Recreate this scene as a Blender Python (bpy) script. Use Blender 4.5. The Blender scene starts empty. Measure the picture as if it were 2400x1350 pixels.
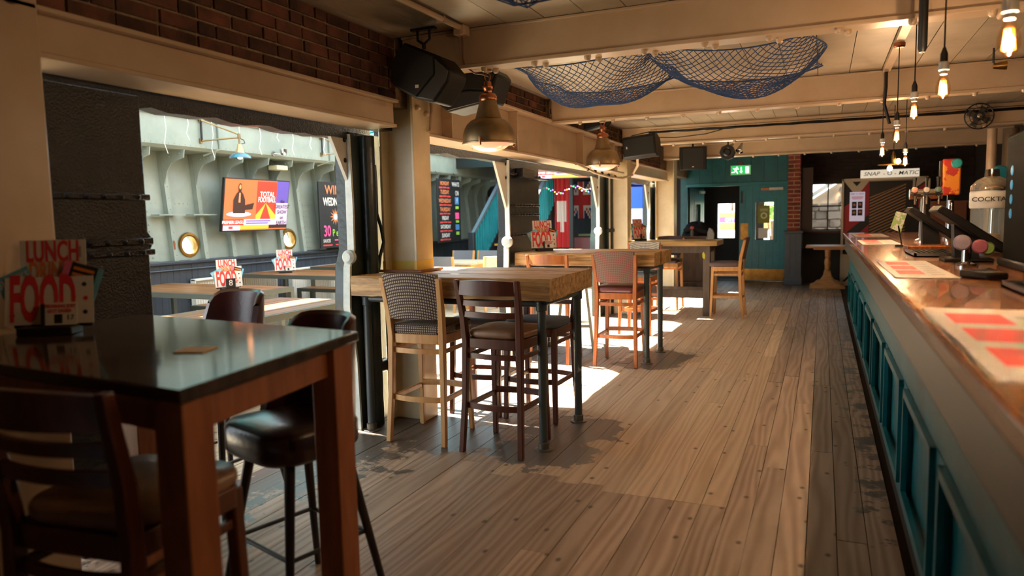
import bpy, math, random
from mathutils import Matrix, Vector
random.seed(7)
PI = math.pi
scene = bpy.context.scene
C = scene.collection

# ---------------------------------------------------------------- camera
F_PX, CXP, CYP = 1690.0, 1200.0, 675.0
YAW, PITCH, ROLL = math.radians(23.305), math.radians(5.555), math.radians(1.15)
fwd = Vector((-math.sin(YAW) * math.cos(PITCH), math.cos(YAW) * math.cos(PITCH), -math.sin(PITCH)))
r0 = Vector((math.cos(YAW), math.sin(YAW), 0))
u0 = r0.cross(fwd)
right = r0 * math.cos(ROLL) - u0 * math.sin(ROLL)
up = r0 * math.sin(ROLL) + u0 * math.cos(ROLL)
cam_d = bpy.data.cameras.new('camera')
cam = bpy.data.objects.new('camera', cam_d)
C.objects.link(cam)
cam.matrix_world = Matrix(((right.x, up.x, -fwd.x, 0), (right.y, up.y, -fwd.y, 0), (right.z, up.z, -fwd.z, 1.5), (0, 0, 0, 1)))
cam_d.sensor_width = 36
cam_d.lens = 36 * F_PX / 2400
cam_d.clip_start = 0.02
cam_d.clip_end = 300
cam_d.dof.use_dof = True
cam_d.dof.focus_distance = 5.6
cam_d.dof.aperture_fstop = 1.7
scene.camera = cam

# ---------------------------------------------------------------- light
SKY_COL, SKY_STR = (0.84, 0.94, 1.0), 2.0
SUN_STR = 36.0
SUN_DIR = (1.36, -0.14, -2.05)
BULB_W, PENDANT_W = 30.0, 3.0
world = bpy.data.worlds.new('world')
scene.world = world
world.use_nodes = True
world.node_tree.nodes['Background'].inputs[0].default_value = (*SKY_COL, 1)
world.node_tree.nodes['Background'].inputs[1].default_value = SKY_STR
sd = bpy.data.lights.new('sun', 'SUN')
sd.energy = SUN_STR
sd.angle = math.radians(0.8)
sd.color = (1.0, 0.93, 0.80)
sun = bpy.data.objects.new('sun', sd)
C.objects.link(sun)
sun.rotation_euler = Vector(SUN_DIR).to_track_quat('-Z', 'Y').to_euler()
sun.location = (-9, 6, 12)
vs = scene.view_settings
vs.view_transform = 'Standard'
vs.look = 'None'
vs.gamma = 1
vs.use_curve_mapping = False
vs.exposure = 1.25
scene.cycles.max_bounces = 8
scene.cycles.diffuse_bounces = 4
scene.cycles.glossy_bounces = 4
scene.cycles.transparent_max_bounces = 12
scene.cycles.use_denoising = True
scene.cycles.sample_clamp_indirect = 6
scene.cycles.caustics_reflective = False
scene.cycles.caustics_refractive = False

# ---------------------------------------------------------------- mesh helpers
class MB:
    def __init__(s):
        s.v, s.f, s.mi, s.m = [], [], [], 0
    def add(s, vs_, fs):
        o = len(s.v)
        s.v += [tuple(v) for v in vs_]
        s.f += [tuple(i + o for i in f) for f in fs]
        s.mi += [s.m] * len(fs)
        return s
    def box(s, x0, x1, y0, y1, z0, z1):
        return s.add([(x0, y0, z0), (x1, y0, z0), (x1, y1, z0), (x0, y1, z0), (x0, y0, z1), (x1, y0, z1), (x1, y1, z1), (x0, y1, z1)],
                     [(0, 3, 2, 1), (4, 5, 6, 7), (0, 1, 5, 4), (1, 2, 6, 5), (2, 3, 7, 6), (3, 0, 4, 7)])
    def post(s, pts, w, d=None):
        """horizontal rectangular sections w (x) by d (y) along a rising path; w, d may be lists"""
        n = len(pts)
        W = w if isinstance(w, (list, tuple)) else [w] * n
        D = d if isinstance(d, (list, tuple)) else ([d] * n if d else W)
        vs_, fs = [], []
        for (x, y, z), a, b in zip(pts, W, D):
            vs_ += [(x - a / 2, y - b / 2, z), (x + a / 2, y - b / 2, z), (x + a / 2, y + b / 2, z), (x - a / 2, y + b / 2, z)]
        for i in range(n - 1):
            for k in range(4):
                a, b = i * 4 + k, i * 4 + (k + 1) % 4
                fs.append((a, b, b + 4, a + 4))
        fs += [(3, 2, 1, 0), tuple(4 * (n - 1) + k for k in range(4))]
        return s.add(vs_, fs)
    def bar(s, p, q, w, h, upv=(0, 0, 1)):
        p, q, U = Vector(p), Vector(q), Vector(upv)
        d = (q - p).normalized()
        r = d.cross(U)
        if r.length < 1e-4:
            r = d.cross(Vector((1, 0, 0)))
        r.normalize()
        U = r.cross(d).normalized()
        vs_ = []
        for c in (p, q):
            vs_ += [c - r * w / 2 - U * h / 2, c + r * w / 2 - U * h / 2, c + r * w / 2 + U * h / 2, c - r * w / 2 + U * h / 2]
        return s.add(vs_, [(3, 2, 1, 0), (4, 5, 6, 7), (0, 1, 5, 4), (1, 2, 6, 5), (2, 3, 7, 6), (3, 0, 4, 7)])
    def tube(s, pts, r, n=8, closed=False):
        P = [Vector(p) for p in pts]
        m = len(P)
        R = r if isinstance(r, (list, tuple)) else [r] * m
        vs_, fs = [], []
        prev = None
        for i, p in enumerate(P):
            if closed:
                d = (P[(i + 1) % m] - P[i - 1])
            else:
                d = P[min(i + 1, m - 1)] - P[max(i - 1, 0)]
            if d.length < 1e-9:
                d = Vector((0, 0, 1))
            d.normalize()
            a = prev - d * prev.dot(d) if prev is not None else d.cross(Vector((0, 0, 1)))
            if a.length < 1e-3:
                a = d.cross(Vector((1, 0, 0)))
            a.normalize()
            prev = a
            b = d.cross(a)
            for k in range(n):
                t = 2 * PI * k / n
                vs_.append(p + (a * math.cos(t) + b * math.sin(t)) * R[i])
        segs = m if closed else m - 1
        for i in range(segs):
            for k in range(n):
                a, b = i * n + k, i * n + (k + 1) % n
                c, d_ = ((i + 1) % m) * n + (k + 1) % n, ((i + 1) % m) * n + k
                fs.append((a, b, c, d_))
        if not closed:
            fs += [tuple(range(n - 1, -1, -1)), tuple((m - 1) * n + k for k in range(n))]
        return s.add(vs_, fs)
    def lathe(s, prof, n=24, c=(0, 0, 0), axis='z', cap=True):
        vs_, fs = [], []
        for (r, h) in prof:
            for k in range(n):
                t = 2 * PI * k / n
                x, y = r * math.cos(t), r * math.sin(t)
                q = {'z': (x, y, h), 'y': (x, h, y), 'x': (h, x, y)}[axis]
                vs_.append((c[0] + q[0], c[1] + q[1], c[2] + q[2]))
        m = len(prof)
        for i in range(m - 1):
            for k in range(n):
                a, b = i * n + k, i * n + (k + 1) % n
                fs.append((a, b, b + n, a + n))
        if cap and prof[0][0] > 1e-6:
            fs.append(tuple(range(n - 1, -1, -1)))
        if cap and prof[-1][0] > 1e-6:
            fs.append(tuple((m - 1) * n + k for k in range(n)))
        return s.add(vs_, fs)
    def prism(s, poly, a, b, plane='yz'):
        """outline in a plane, extruded between a and b along the third axis"""
        n = len(poly)
        def P(u, v, w):
            return {'yz': (w, u, v), 'xz': (u, w, v), 'xy': (u, v, w)}[plane]
        vs_ = [P(u, v, a) for u, v in poly] + [P(u, v, b) for u, v in poly]
        fs = [tuple(range(n)), tuple(range(2 * n - 1, n - 1, -1))]
        for i in range(n):
            j = (i + 1) % n
            fs.append((i, i + n, j + n, j))
        return s.add(vs_, fs)
    def band(s, x0, x1, y, z, bow, h, t, n=10, ztop=0):
        """upright curved slat from x0 to x1, bowed towards -y in the middle"""
        vs_, fs = [], []
        for i in range(n + 1):
            k = i / n
            x = x0 + (x1 - x0) * k
            e = 4 * k * (1 - k)
            yy = y - bow * e
            zt = z + h + ztop * e
            vs_ += [(x, yy - t / 2, z), (x, yy + t / 2, z), (x, yy + t / 2, zt), (x, yy - t / 2, zt)]
        for i in range(n):
            for k in range(4):
                a, b = i * 4 + k, i * 4 + (k + 1) % 4
                fs.append((a, b, b + 4, a + 4))
        fs += [(3, 2, 1, 0), tuple(4 * n + k for k in range(4))]
        return s.add(vs_, fs)
    def grid(s, rows):
        n = len(rows[0])
        vs_ = [p for r in rows for p in r]
        fs = []
        for i in range(len(rows) - 1):
            for k in range(n - 1):
                fs.append((i * n + k, i * n + k + 1, (i + 1) * n + k + 1, (i + 1) * n + k))
        return s.add(vs_, fs)
    def cushion(s, outline, z0, z1, rnd=0.012, dome=0.01):
        """pad with rounded edge over an outline of (x, y)"""
        n = len(outline)
        cx = sum(p[0] for p in outline) / n
        cy = sum(p[1] for p in outline) / n
        rings = [(1 - rnd * 4, z0), (1, z0 + rnd), (1, z1 - rnd), (1 - rnd * 3, z1), (0.5, z1 + dome * .8), (0.05, z1 + dome)]
        vs_, fs = [], []
        for k, z in rings:
            vs_ += [(cx + (x - cx) * k, cy + (y - cy) * k, z) for x, y in outline]
        for i in range(len(rings) - 1):
            for k in range(n):
                a, b = i * n + k, i * n + (k + 1) % n
                fs.append((a, b, b + n, a + n))
        fs += [tuple(range(n - 1, -1, -1)), tuple((len(rings) - 1) * n + k for k in range(n))]
        return s.add(vs_, fs)
    def mesh(s, name, mats, smooth=35):
        me = bpy.data.meshes.new(name)
        me.from_pydata(s.v, [], s.f)
        for m in (mats if isinstance(mats, (list, tuple)) else [mats]):
            me.materials.append(m)
        if len(me.materials) > 1:
            me.polygons.foreach_set('material_index', s.mi)
        if smooth:
            me.polygons.foreach_set('use_smooth', [True] * len(me.polygons))
            me.set_sharp_from_angle(angle=math.radians(smooth))
        me.update()
        return me
    def build(s, name, mats, parent=None, loc=None, rot=None, smooth=35, bevel=0):
        o = bpy.data.objects.new(name, s.mesh(name, mats, smooth))
        C.objects.link(o)
        if parent:
            o.parent = parent
        if loc:
            o.location = loc
        if rot:
            o.rotation_euler = rot
        if bevel:
            b = o.modifiers.new('bevel', 'BEVEL')
            b.width = bevel
            b.segments = 2
            b.limit_method = 'ANGLE'
        return o

def tag(o, label=None, cat=None, group=None, kind=None):
    if label: o['label'] = label
    if cat: o['category'] = cat
    if group: o['group'] = group
    if kind: o['kind'] = kind
    return o
def thing(name, label, cat, loc=(0, 0, 0), rz=0, group=None, rx=0, ry=0):
    o = bpy.data.objects.new(name, None)
    o.empty_display_size = .1
    C.objects.link(o)
    o.location = loc
    o.rotation_euler = (rx, ry, rz)
    return tag(o, label, cat, group)
def struct(name, mb, m, label, bevel=0, smooth=35):
    return tag(mb.build(name, m, bevel=bevel, smooth=smooth), label, kind='structure')
def copy_tree(o, parent=None):
    c = o.copy()
    C.objects.link(c)
    c.parent = parent
    for ch in o.children:
        copy_tree(ch, c)
    return c
def place(o, loc, rz=0, label=None, group=None):
    o.location = loc
    o.rotation_euler = (0, 0, rz)
    return tag(o, label, None, group)
def inst(name, me, parent, loc, rot=None, scale=None):
    o = bpy.data.objects.new(name, me)
    C.objects.link(o)
    o.parent = parent
    o.location = loc
    if rot: o.rotation_euler = rot
    if scale: o.scale = scale
    return o
FONT_CACHE = {}
def text(s, size, m, parent, loc, rot=(PI / 2, 0, 0), xs=1.0, bold=0.0, align='CENTER', name='lettering', depth=0.0006, shear=0):
    key = (s, size, bold, align, depth, shear, m.name)
    if key not in FONT_CACHE:
        cu = bpy.data.curves.new('lettering', 'FONT')
        cu.body = s
        cu.size = size
        cu.offset = bold * size
        cu.extrude = depth
        cu.align_x = align
        cu.align_y = 'CENTER'
        cu.shear = shear
        cu.resolution_u = 3
        t = bpy.data.objects.new('lettering', cu)
        C.objects.link(t)
        dg = bpy.context.evaluated_depsgraph_get()
        me = bpy.data.meshes.new_from_object(t.evaluated_get(dg))
        me.materials.clear()
        me.materials.append(m)
        bpy.data.objects.remove(t)
        bpy.data.curves.remove(cu)
        FONT_CACHE[key] = me
    return inst(name, FONT_CACHE[key], parent, loc, rot, (xs, 1, 1))
def gfx(parent, name, items, y, mats):
    """flat print: polygons (x, z) in the local plane y, each with a material index and layer"""
    mb = MB()
    for poly, mi in items:
        mb.m = mi
        n = len(poly)
        mb.add([(x, y - .0004 * len(mb.f), z) for x, z in poly], [tuple(range(n))])
    return mb.build(name, mats, parent, smooth=0)
def R4(x0, x1, z0, z1):
    return [(x0, z0), (x1, z0), (x1, z1), (x0, z1)]
def disc(cx, cz, r, n=16, ry=None):
    return [(cx + r * math.cos(2 * PI * k / n), cz + (ry or r) * math.sin(2 * PI * k / n)) for k in range(n)]

# ---------------------------------------------------------------- materials
def lin(h):
    h = h.lstrip('#')
    out = []
    for i in (0, 2, 4):
        c = int(h[i:i + 2], 16) / 255
        out.append(c / 12.92 if c <= .04045 else ((c + .055) / 1.055) ** 2.4)
    return (*out, 1)
MATS = {}
def mat(name, col, rough=.6, metal=0, col2=None, scale=6, stretch=(1, 1, 1), bump=0, bscale=None, rnd=0, spec=.5, emit=0, ecol=None,
        alpha=1, trans=0, coat=0, thr=(.35, .65), detail=4, sheen=0):
    if name in MATS:
        return MATS[name]
    m = bpy.data.materials.new(name)
    MATS[name] = m
    m.use_nodes = True
    nt = m.node_tree
    N, L = nt.nodes, nt.links
    b = N['Principled BSDF']
    b.inputs['Base Color'].default_value = lin(col)
    b.inputs['Roughness'].default_value = rough
    b.inputs['Metallic'].default_value = metal
    b.inputs['Specular IOR Level'].default_value = spec
    b.inputs['Coat Weight'].default_value = coat
    b.inputs['Alpha'].default_value = alpha
    b.inputs['Transmission Weight'].default_value = trans
    if emit:
        b.inputs['Emission Color'].default_value = lin(ecol or col)
        b.inputs['Emission Strength'].default_value = emit
    if col2 or bump or rnd:
        tc = N.new('ShaderNodeTexCoord')
        oi = N.new('ShaderNodeObjectInfo')
        ad = N.new('ShaderNodeVectorMath'); ad.operation = 'MULTIPLY_ADD'
        L.new(oi.outputs['Random'], ad.inputs[0])
        ad.inputs[1].default_value = (37, 53, 71)
        L.new(tc.outputs['Object'], ad.inputs[2])
        mp = N.new('ShaderNodeMapping')
        mp.inputs['Scale'].default_value = stretch
        L.new(ad.outputs[0], mp.inputs[0])
        nz = N.new('ShaderNodeTexNoise')
        nz.inputs['Scale'].default_value = scale
        nz.inputs['Detail'].default_value = detail
        nz.inputs['Roughness'].default_value = .6
        L.new(mp.outputs[0], nz.inputs['Vector'])
        out = None
        if col2:
            mr = N.new('ShaderNodeMapRange')
            mr.inputs[1].default_value, mr.inputs[2].default_value = thr
            L.new(nz.outputs['Fac'], mr.inputs[0])
            mx = N.new('ShaderNodeMix'); mx.data_type = 'RGBA'
            mx.inputs['A'].default_value = lin(col)
            mx.inputs['B'].default_value = lin(col2)
            L.new(mr.outputs[0], mx.inputs['Factor'])
            out = mx.outputs['Result']
        if rnd:
            hs = N.new('ShaderNodeHueSaturation')
            r2 = N.new('ShaderNodeMapRange')
            r2.inputs[3].default_value, r2.inputs[4].default_value = 1 - rnd, 1 + rnd
            L.new(oi.outputs['Random'], r2.inputs[0])
            L.new(r2.outputs[0], hs.inputs['Value'])
            if out: L.new(out, hs.inputs['Color'])
            else: hs.inputs['Color'].default_value = lin(col)
            out = hs.outputs[0]
        if out:
            L.new(out, b.inputs['Base Color'])
        if bump:
            src = nz
            if bscale:
                src = N.new('ShaderNodeTexNoise')
                src.inputs['Scale'].default_value = bscale
                src.inputs['Detail'].default_value = 5
                L.new(mp.outputs[0], src.inputs['Vector'])
            bp = N.new('ShaderNodeBump')
            bp.inputs['Strength'].default_value = bump
            bp.inputs['Distance'].default_value = .01
            L.new(src.outputs['Fac'], bp.inputs['Height'])
            L.new(bp.outputs[0], b.inputs['Normal'])
    return m

cream = mat('cream_gloss_paint', '#c9b196', .3, col2='#bda386', scale=3, bump=.12, bscale=14)
cream2 = mat('cream_column_paint', '#d6c6a4', .35, col2='#c9b690', scale=4, bump=.1, bscale=16)
ceilp = mat('ceiling_paint', '#b3a591', .45, col2='#a0927d', scale=2.5, bump=.08, bscale=20, rnd=.06)
black_iron = mat('black_iron_paint', '#0f0d0c', .2, col2='#171412', scale=5, bump=.5, bscale=95, spec=.35)
black_green = mat('dark_green_iron', '#22302c', .3, col2='#171d1b', scale=5, bump=.3, bscale=22)
white_edge = mat('white_plate_paint', '#cfd6d2', .5, col2='#b3bbb8', scale=9, bump=.3)
grey_gusset = mat('gusset_paint', '#b9b7ae', .5)
hullp = mat('hull_paint', '#8a948a', .42, col2='#7b867d', scale=2.2, bump=.12, bscale=16)
rust = mat('rust', '#7a4a2a', .8)
navy = mat('navy_paint', '#2e3742', .45, col2='#272f39', scale=5, bump=.1, rnd=.1)
darknavy = mat('dark_navy_paint', '#1d232b', .5, col2='#171b21', scale=5, rnd=.1)
teal = mat('teal_paint', '#1c7f8c', .35, col2='#16707c', scale=5, bump=.1, rnd=.06)
teal_d = mat('teal_deep_paint', '#13646f', .4, col2='#0f5761', scale=5, bump=.1, rnd=.1)
brickm = mat('brick', '#6f4232', .85, col2='#40291f', scale=7, bump=.5, bscale=40, rnd=.45)
brickr = mat('pillar_brick', '#8a3d2c', .85, col2='#5c2a22', scale=9, bump=.4, bscale=40, rnd=.3)
mortar = mat('mortar', '#a58d70', .9, col2='#76624d', scale=20, bump=.4)
mortar2 = mat('pale_mortar', '#c9ad8a', .9, col2='#b79b79', scale=20, bump=.4)
blackm = mat('black_metal', '#141414', .45)
blackp = mat('black_plastic', '#0e0d0c', .5, col2='#141312', scale=40, bump=.1, spec=.3)
steel = mat('brushed_steel', '#b9bab8', .25, 1, bump=.05)
chrome = mat('chrome', '#d8d8d6', .08, 1)
brass = mat('brass', '#b08a4a', .3, 1, col2='#8d6c36', scale=8)
copper = mat('copper', '#a96c4c', .3, .9)
bronze = mat('antique_bronze', '#a38a66', .4, .85, col2='#86704f', scale=6)
whitep = mat('white_plastic', '#cfccc3', .4)
paper = mat('white_card', '#dad3c8', .7)
redp = mat('red_print', '#d8342f', .6)
orangep = mat('orange_print', '#d97a2a', .6)
bluep = mat('blue_card', '#6fb4c8', .6)
pinkp = mat('pink_card', '#dd6f92', .6)
inkp = mat('black_ink', '#24211f', .6)
greyp = mat('grey_print', '#9a948c', .6)
dark = mat('dark_wall_paint', '#1c1714', .7, col2='#251e1a', scale=3)
# ---------------------------------------------------------------- floor
def floor_material(name, ca, cb, paint=True):
    m = bpy.data.materials.new(name)
    m.use_nodes = True
    nt = m.node_tree; N, L = nt.nodes, nt.links
    b = N['Principled BSDF']
    b.inputs['Specular IOR Level'].default_value = .4
    def math_(op, a, c=None, clamp=False):
        n = N.new('ShaderNodeMath'); n.operation = op; n.use_clamp = clamp
        for i, x in enumerate((a, c)):
            if x is None: continue
            if isinstance(x, (int, float)): n.inputs[i].default_value = x
            else: L.new(x, n.inputs[i])
        return n.outputs[0]
    def rng(x, a, c, d=0, e=1):
        n = N.new('ShaderNodeMapRange')
        for i, k in zip((1, 2, 3, 4), (a, c, d, e)): n.inputs[i].default_value = k
        L.new(x, n.inputs[0]); return n.outputs[0]
    def mix(f, a, c):
        n = N.new('ShaderNodeMix'); n.data_type = 'RGBA'
        if isinstance(f, float): n.inputs['Factor'].default_value = f
        else: L.new(f, n.inputs['Factor'])
        for k, x in (('A', a), ('B', c)):
            if isinstance(x, tuple): n.inputs[k].default_value = x
            else: L.new(x, n.inputs[k])
        return n.outputs['Result']
    geo = N.new('ShaderNodeNewGeometry')
    oi = N.new('ShaderNodeObjectInfo')
    off = N.new('ShaderNodeVectorMath'); off.operation = 'MULTIPLY_ADD'
    L.new(oi.outputs['Random'], off.inputs[0]); off.inputs[1].default_value = (17, 43, 5); L.new(geo.outputs['Position'], off.inputs[2])
    mp = N.new('ShaderNodeMapping'); mp.inputs['Scale'].default_value = (1, .09, 1); L.new(off.outputs[0], mp.inputs[0])
    n1 = N.new('ShaderNodeTexNoise'); n1.inputs['Scale'].default_value = 14; n1.inputs['Detail'].default_value = 3; L.new(mp.outputs[0], n1.inputs['Vector'])
    wv = N.new('ShaderNodeTexWave'); wv.wave_type = 'BANDS'; wv.bands_direction = 'X'
    wv.inputs['Scale'].default_value = 6; wv.inputs['Distortion'].default_value = 22; wv.inputs['Detail'].default_value = 2; wv.inputs['Detail Scale'].default_value = .7
    L.new(mp.outputs[0], wv.inputs['Vector'])
    grain = math_('ADD', math_('MULTIPLY', n1.outputs['Fac'], .6), math_('MULTIPLY', wv.outputs['Fac'], .4))
    col = mix(rng(grain, .3, .75), lin(ca), lin(cb))
    hs = N.new('ShaderNodeHueSaturation'); L.new(col, hs.inputs['Color'])
    L.new(rng(oi.outputs['Random'], 0, 1, .82, 1.13), hs.inputs['Value'])
    col = hs.outputs[0]
    # dark knots and nail stains
    mv = N.new('ShaderNodeMapping'); mv.inputs['Scale'].default_value = (5.2, 3.4, 1); L.new(off.outputs[0], mv.inputs[0])
    vo = N.new('ShaderNodeTexVoronoi'); vo.inputs['Scale'].default_value = 1; vo.voronoi_dimensions = '2D'; L.new(mv.outputs[0], vo.inputs['Vector'])
    sep0 = N.new('ShaderNodeSeparateColor'); L.new(vo.outputs['Color'], sep0.inputs[0])
    knot = math_('MULTIPLY', rng(vo.outputs['Distance'], .03, .09, 1, 0), math_('GREATER_THAN', sep0.outputs[0], .62))
    col = mix(math_('MULTIPLY', knot, .8), col, lin('#3a2a20'))
    rough = rng(n1.outputs['Fac'], 0, 1, .5, .62)
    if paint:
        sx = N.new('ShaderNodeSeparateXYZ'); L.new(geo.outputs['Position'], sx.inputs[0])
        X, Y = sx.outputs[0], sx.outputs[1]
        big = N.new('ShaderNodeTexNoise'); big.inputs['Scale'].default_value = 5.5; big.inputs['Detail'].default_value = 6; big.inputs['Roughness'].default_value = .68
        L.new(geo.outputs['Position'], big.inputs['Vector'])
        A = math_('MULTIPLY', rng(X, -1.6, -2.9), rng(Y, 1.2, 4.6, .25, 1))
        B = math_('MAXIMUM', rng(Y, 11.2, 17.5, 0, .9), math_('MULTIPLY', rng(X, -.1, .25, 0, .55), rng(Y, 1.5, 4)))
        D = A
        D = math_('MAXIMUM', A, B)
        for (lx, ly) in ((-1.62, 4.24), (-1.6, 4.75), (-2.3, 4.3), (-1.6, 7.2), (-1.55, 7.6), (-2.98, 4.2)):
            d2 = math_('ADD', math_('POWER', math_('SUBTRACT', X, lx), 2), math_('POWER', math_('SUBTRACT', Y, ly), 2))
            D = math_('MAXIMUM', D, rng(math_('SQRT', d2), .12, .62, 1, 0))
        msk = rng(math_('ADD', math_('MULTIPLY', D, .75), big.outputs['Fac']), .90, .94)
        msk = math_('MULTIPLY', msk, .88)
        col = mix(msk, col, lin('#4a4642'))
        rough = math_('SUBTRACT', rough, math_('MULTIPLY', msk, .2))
    L.new(col, b.inputs['Base Color'])
    L.new(rough, b.inputs['Roughness'])
    bp = N.new('ShaderNodeBump'); bp.inputs['Strength'].default_value = .12; bp.inputs['Distance'].default_value = .004
    L.new(grain, bp.inputs['Height']); L.new(bp.outputs[0], b.inputs['Normal'])
    return m
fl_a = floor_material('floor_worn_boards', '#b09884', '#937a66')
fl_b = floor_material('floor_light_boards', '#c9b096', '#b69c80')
fl_c = floor_material('annex_boards', '#b3a68f', '#978a74', paint=False)
fl = struct('floor', MB().box(-8.2, 3.6, -2.2, 17.0, -.16, -.024), mat('underfloor', '#2a211a', .9), 'worn timber plank floor of the bar room')
PLANK = {}
def plank(x, w, y0, y1, m):
    key = (round(w, 3), round(y1 - y0, 2), m.name)
    if key not in PLANK:
        l = (y1 - y0) / 2 - .0015
        PLANK[key] = MB().box(-w / 2 + .002, w / 2 - .002, -l, l, -.023, 0).mesh('plank', m, 0)
    inst('plank', PLANK[key], fl, (x, (y0 + y1) / 2, random.uniform(-.0012, .0012)))
x = .345
i = 0
while x > -3.05:
    w = .128 if x > -.48 else .136
    cuts = [.2]
    y = .2 + random.uniform(.4, 2.2)
    while y < 16.0:
        cuts.append(round(y, 1)); y += random.choice((1.9, 2.6, 3.4))
    if -1.75 < x - w / 2 < -.48:
        f = 3.7 + (0 if x > -1.0 else .15 * random.random())
        cuts = [c for c in cuts if c < 3.0] + [f] + [c for c in cuts if c > 5.2]
    cuts.append(16.6)
    for a, c in zip(cuts, cuts[1:]):
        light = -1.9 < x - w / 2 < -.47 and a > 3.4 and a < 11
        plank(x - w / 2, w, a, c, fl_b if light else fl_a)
    x -= w; i += 1
for k in range(18):
    xx = -3.05 - .28 * (k + .5)
    y0 = 1.0
    for c in (random.choice((5.2, 6.4)), random.choice((9.6, 10.8)), 17.0):
        plank(xx, .28, y0, c, fl_c); y0 = c

# ---------------------------------------------------------------- ceiling and cross-beams
ce = struct('ceiling', MB().box(-2.98, 3.6, -2.2, 16.9, 2.80, 2.95), mat('ceiling_void', '#5a5040', .9), 'painted board ceiling above the bar')
CB = {}
bays = ((-2.2, 4.45), (4.6, 7.47), (7.62, 10.5), (10.65, 13.5), (13.65, 16.6))
for a, b_ in bays:
    l = (b_ - a) / 2
    xx = -2.98
    while xx < 3.5:
        w = .265
        if (a, w) not in CB:
            CB[(a, w)] = MB().box(-w / 2 + .003, w / 2 - .003, -l, l, 0, .035).mesh('ceiling_board', ceilp, 0)
        inst('ceiling_board', CB[(a, w)], ce, (xx + w / 2, (a + b_) / 2, 2.765 + random.uniform(0, .003)))
        xx += w
bolt_me = MB().lathe([(.0, -.03), (.012, -.029), (.02, -.02), (.022, -.006), (.022, 0)], 10).mesh('bolt', cream, 50)
for j, yb in enumerate((4.45, 7.47, 10.5, 13.5)):
    mb = MB()
    mb.box(-2.72, 3.5, yb + .012, yb + .13, 2.53, 2.765)
    mb.box(-2.72, 3.5, yb - .006, yb + .148, 2.505, 2.532)
    mb.box(-2.72, 3.5, yb - .006, yb + .148, 2.745, 2.764)
    bm_ = tag(mb.build('trim_%d' % (j + 1), cream, bevel=.005), ('nearest', 'second', 'third', 'farthest')[j] + ' cream painted steel cross-beam under the ceiling', kind='structure')
    xx = -2.1 if j == 0 else -2.4
    while xx < 2.6:
        inst('bolt', bolt_me, bm_, (xx, yb + .03, 2.505))
        if j == 0: inst('bolt', bolt_me, bm_, (xx + .05, yb + .105, 2.505))
        xx += .36 if j < 2 else .42
# ---------------------------------------------------------------- arcade wall on the left: girders, bricks, columns, piers
wl = struct('wall_left', MB().box(-2.98, -2.785, 1.2, 4.7, 2.30, 2.95).box(-2.98, -2.785, 4.7, 10.64, 2.53, 2.95).box(-2.98, -2.785, 10.64, 16.6, 2.30, 2.95).box(-2.98, -2.8, -2.2, 1.3, 0, 2.95), mortar, 'brick wall above the row of openings')
bl, bh = .205, .0605
BR = {}
def brick_mesh(l, h, d=.03, m=brickm):
    key = (l, h, m.name)
    if key not in BR:
        BR[key] = MB().box(0, d, -l / 2, l / 2, -h / 2, h / 2).mesh('brick', m, 0)
    return BR[key]
def brick_field(y0, y1, z0, courses, ch=.0715):
    for r in range(courses):
        y = y0 + (-.05 if r % 2 else .06)
        k = r
        while y < y1 - .03:
            l = .205 if (k % 3 or r % 3 == 0) else .098
            l = min(l, y1 - y)
            if y + l > y0 and l > .03:
                yy = max(y, y0)
                inst('brick', brick_mesh(round(y + l - yy, 3), .058), wl, (-2.803 + random.uniform(-.004, .004), (yy + y + l) / 2, z0 + (r + .5) * ch))
            y += l + .016; k += 1
brick_field(1.75, 4.44, 2.335, 6)
brick_field(4.80, 7.46, 2.552, 3)
brick_field(7.63, 10.45, 2.552, 3)
brick_field(10.66, 13.48, 2.335, 6)

def girder(name, y0, y1, z0, z1, web, label, stiff=()):
    t = MB()
    t.box(-2.98, web, y0, y1, z0 + .02, z1)
    t.box(-3.0, -2.72, y0, y1, z0, z0 + .022)
    t.box(-3.0, -2.70, y0, y1, z1, z1 + .022)
    for s_ in stiff:
        t.box(web - .02, -2.725, s_ - .011, s_ + .011, z0 + .02, z1)
    o = t.build(name, cream, bevel=.004)
    return tag(o, label, kind='structure')
girder('trim_6', 1.70, 4.36, 2.14, 2.305, -2.745, 'near cream painted girder over the first opening')
girder('trim_7', 4.78, 10.62, 2.12, 2.525, -2.82, 'deep cream girder with upright ribs over the middle openings', (5.2, 6.55, 8.65, 10.1))
girder('trim_8', 10.95, 14.0, 2.14, 2.305, -2.745, 'far cream girder over the last opening')
# black block with bolt heads, painting the recess shade at the first girder end
sp = MB().box(-2.99, -2.86, 4.36, 4.52, 2.14, 2.33)
sp = tag(sp.build('trim_9', black_iron), 'black block as shaded gap with bolts where girder meets column', kind='structure')
for z in (2.19, 2.27):
    inst('bolt', bolt_me, sp, (-2.86, 4.44, z), (0, -PI / 2, 0))

def column(y, x0, x1, h, idx, label, m=cream2, d=.24):
    t = MB()
    t.box(x1 - .022, x1, y, y + d, 0, h)
    t.box(x0, x0 + .022, y, y + d, 0, h)
    t.box(x0 + .02, x1 - .02, y + d / 2 - .03, y + d / 2, 0, h)
    o = tag(t.build('trim_%d' % idx, m, bevel=.004), label, kind='structure')
    return o
c2 = column(4.52, -2.98, -2.69, 2.78, 11, 'cream steel column rising through the nearest sleeper table')
yb_ = mat('yellow_band_paint', '#d0a21c', .5, col2='#c3b04e', scale=12)
mb = MB()
mb.box(-2.6905, -2.688, 4.519, 4.761, 1.125, 1.205).box(-2.713, -2.689, 4.5175, 4.52, 1.125, 1.205).box(-2.981, -2.957, 4.5175, 4.52, 1.125, 1.2).box(-2.96, -2.71, 4.606, 4.6095, 1.125, 1.2)
mb.build('painted_band', yb_, c2, smooth=0)
c3 = column(10.68, -2.98, -2.69, 2.78, 12, 'cream steel column behind the second sleeper table')
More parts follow.
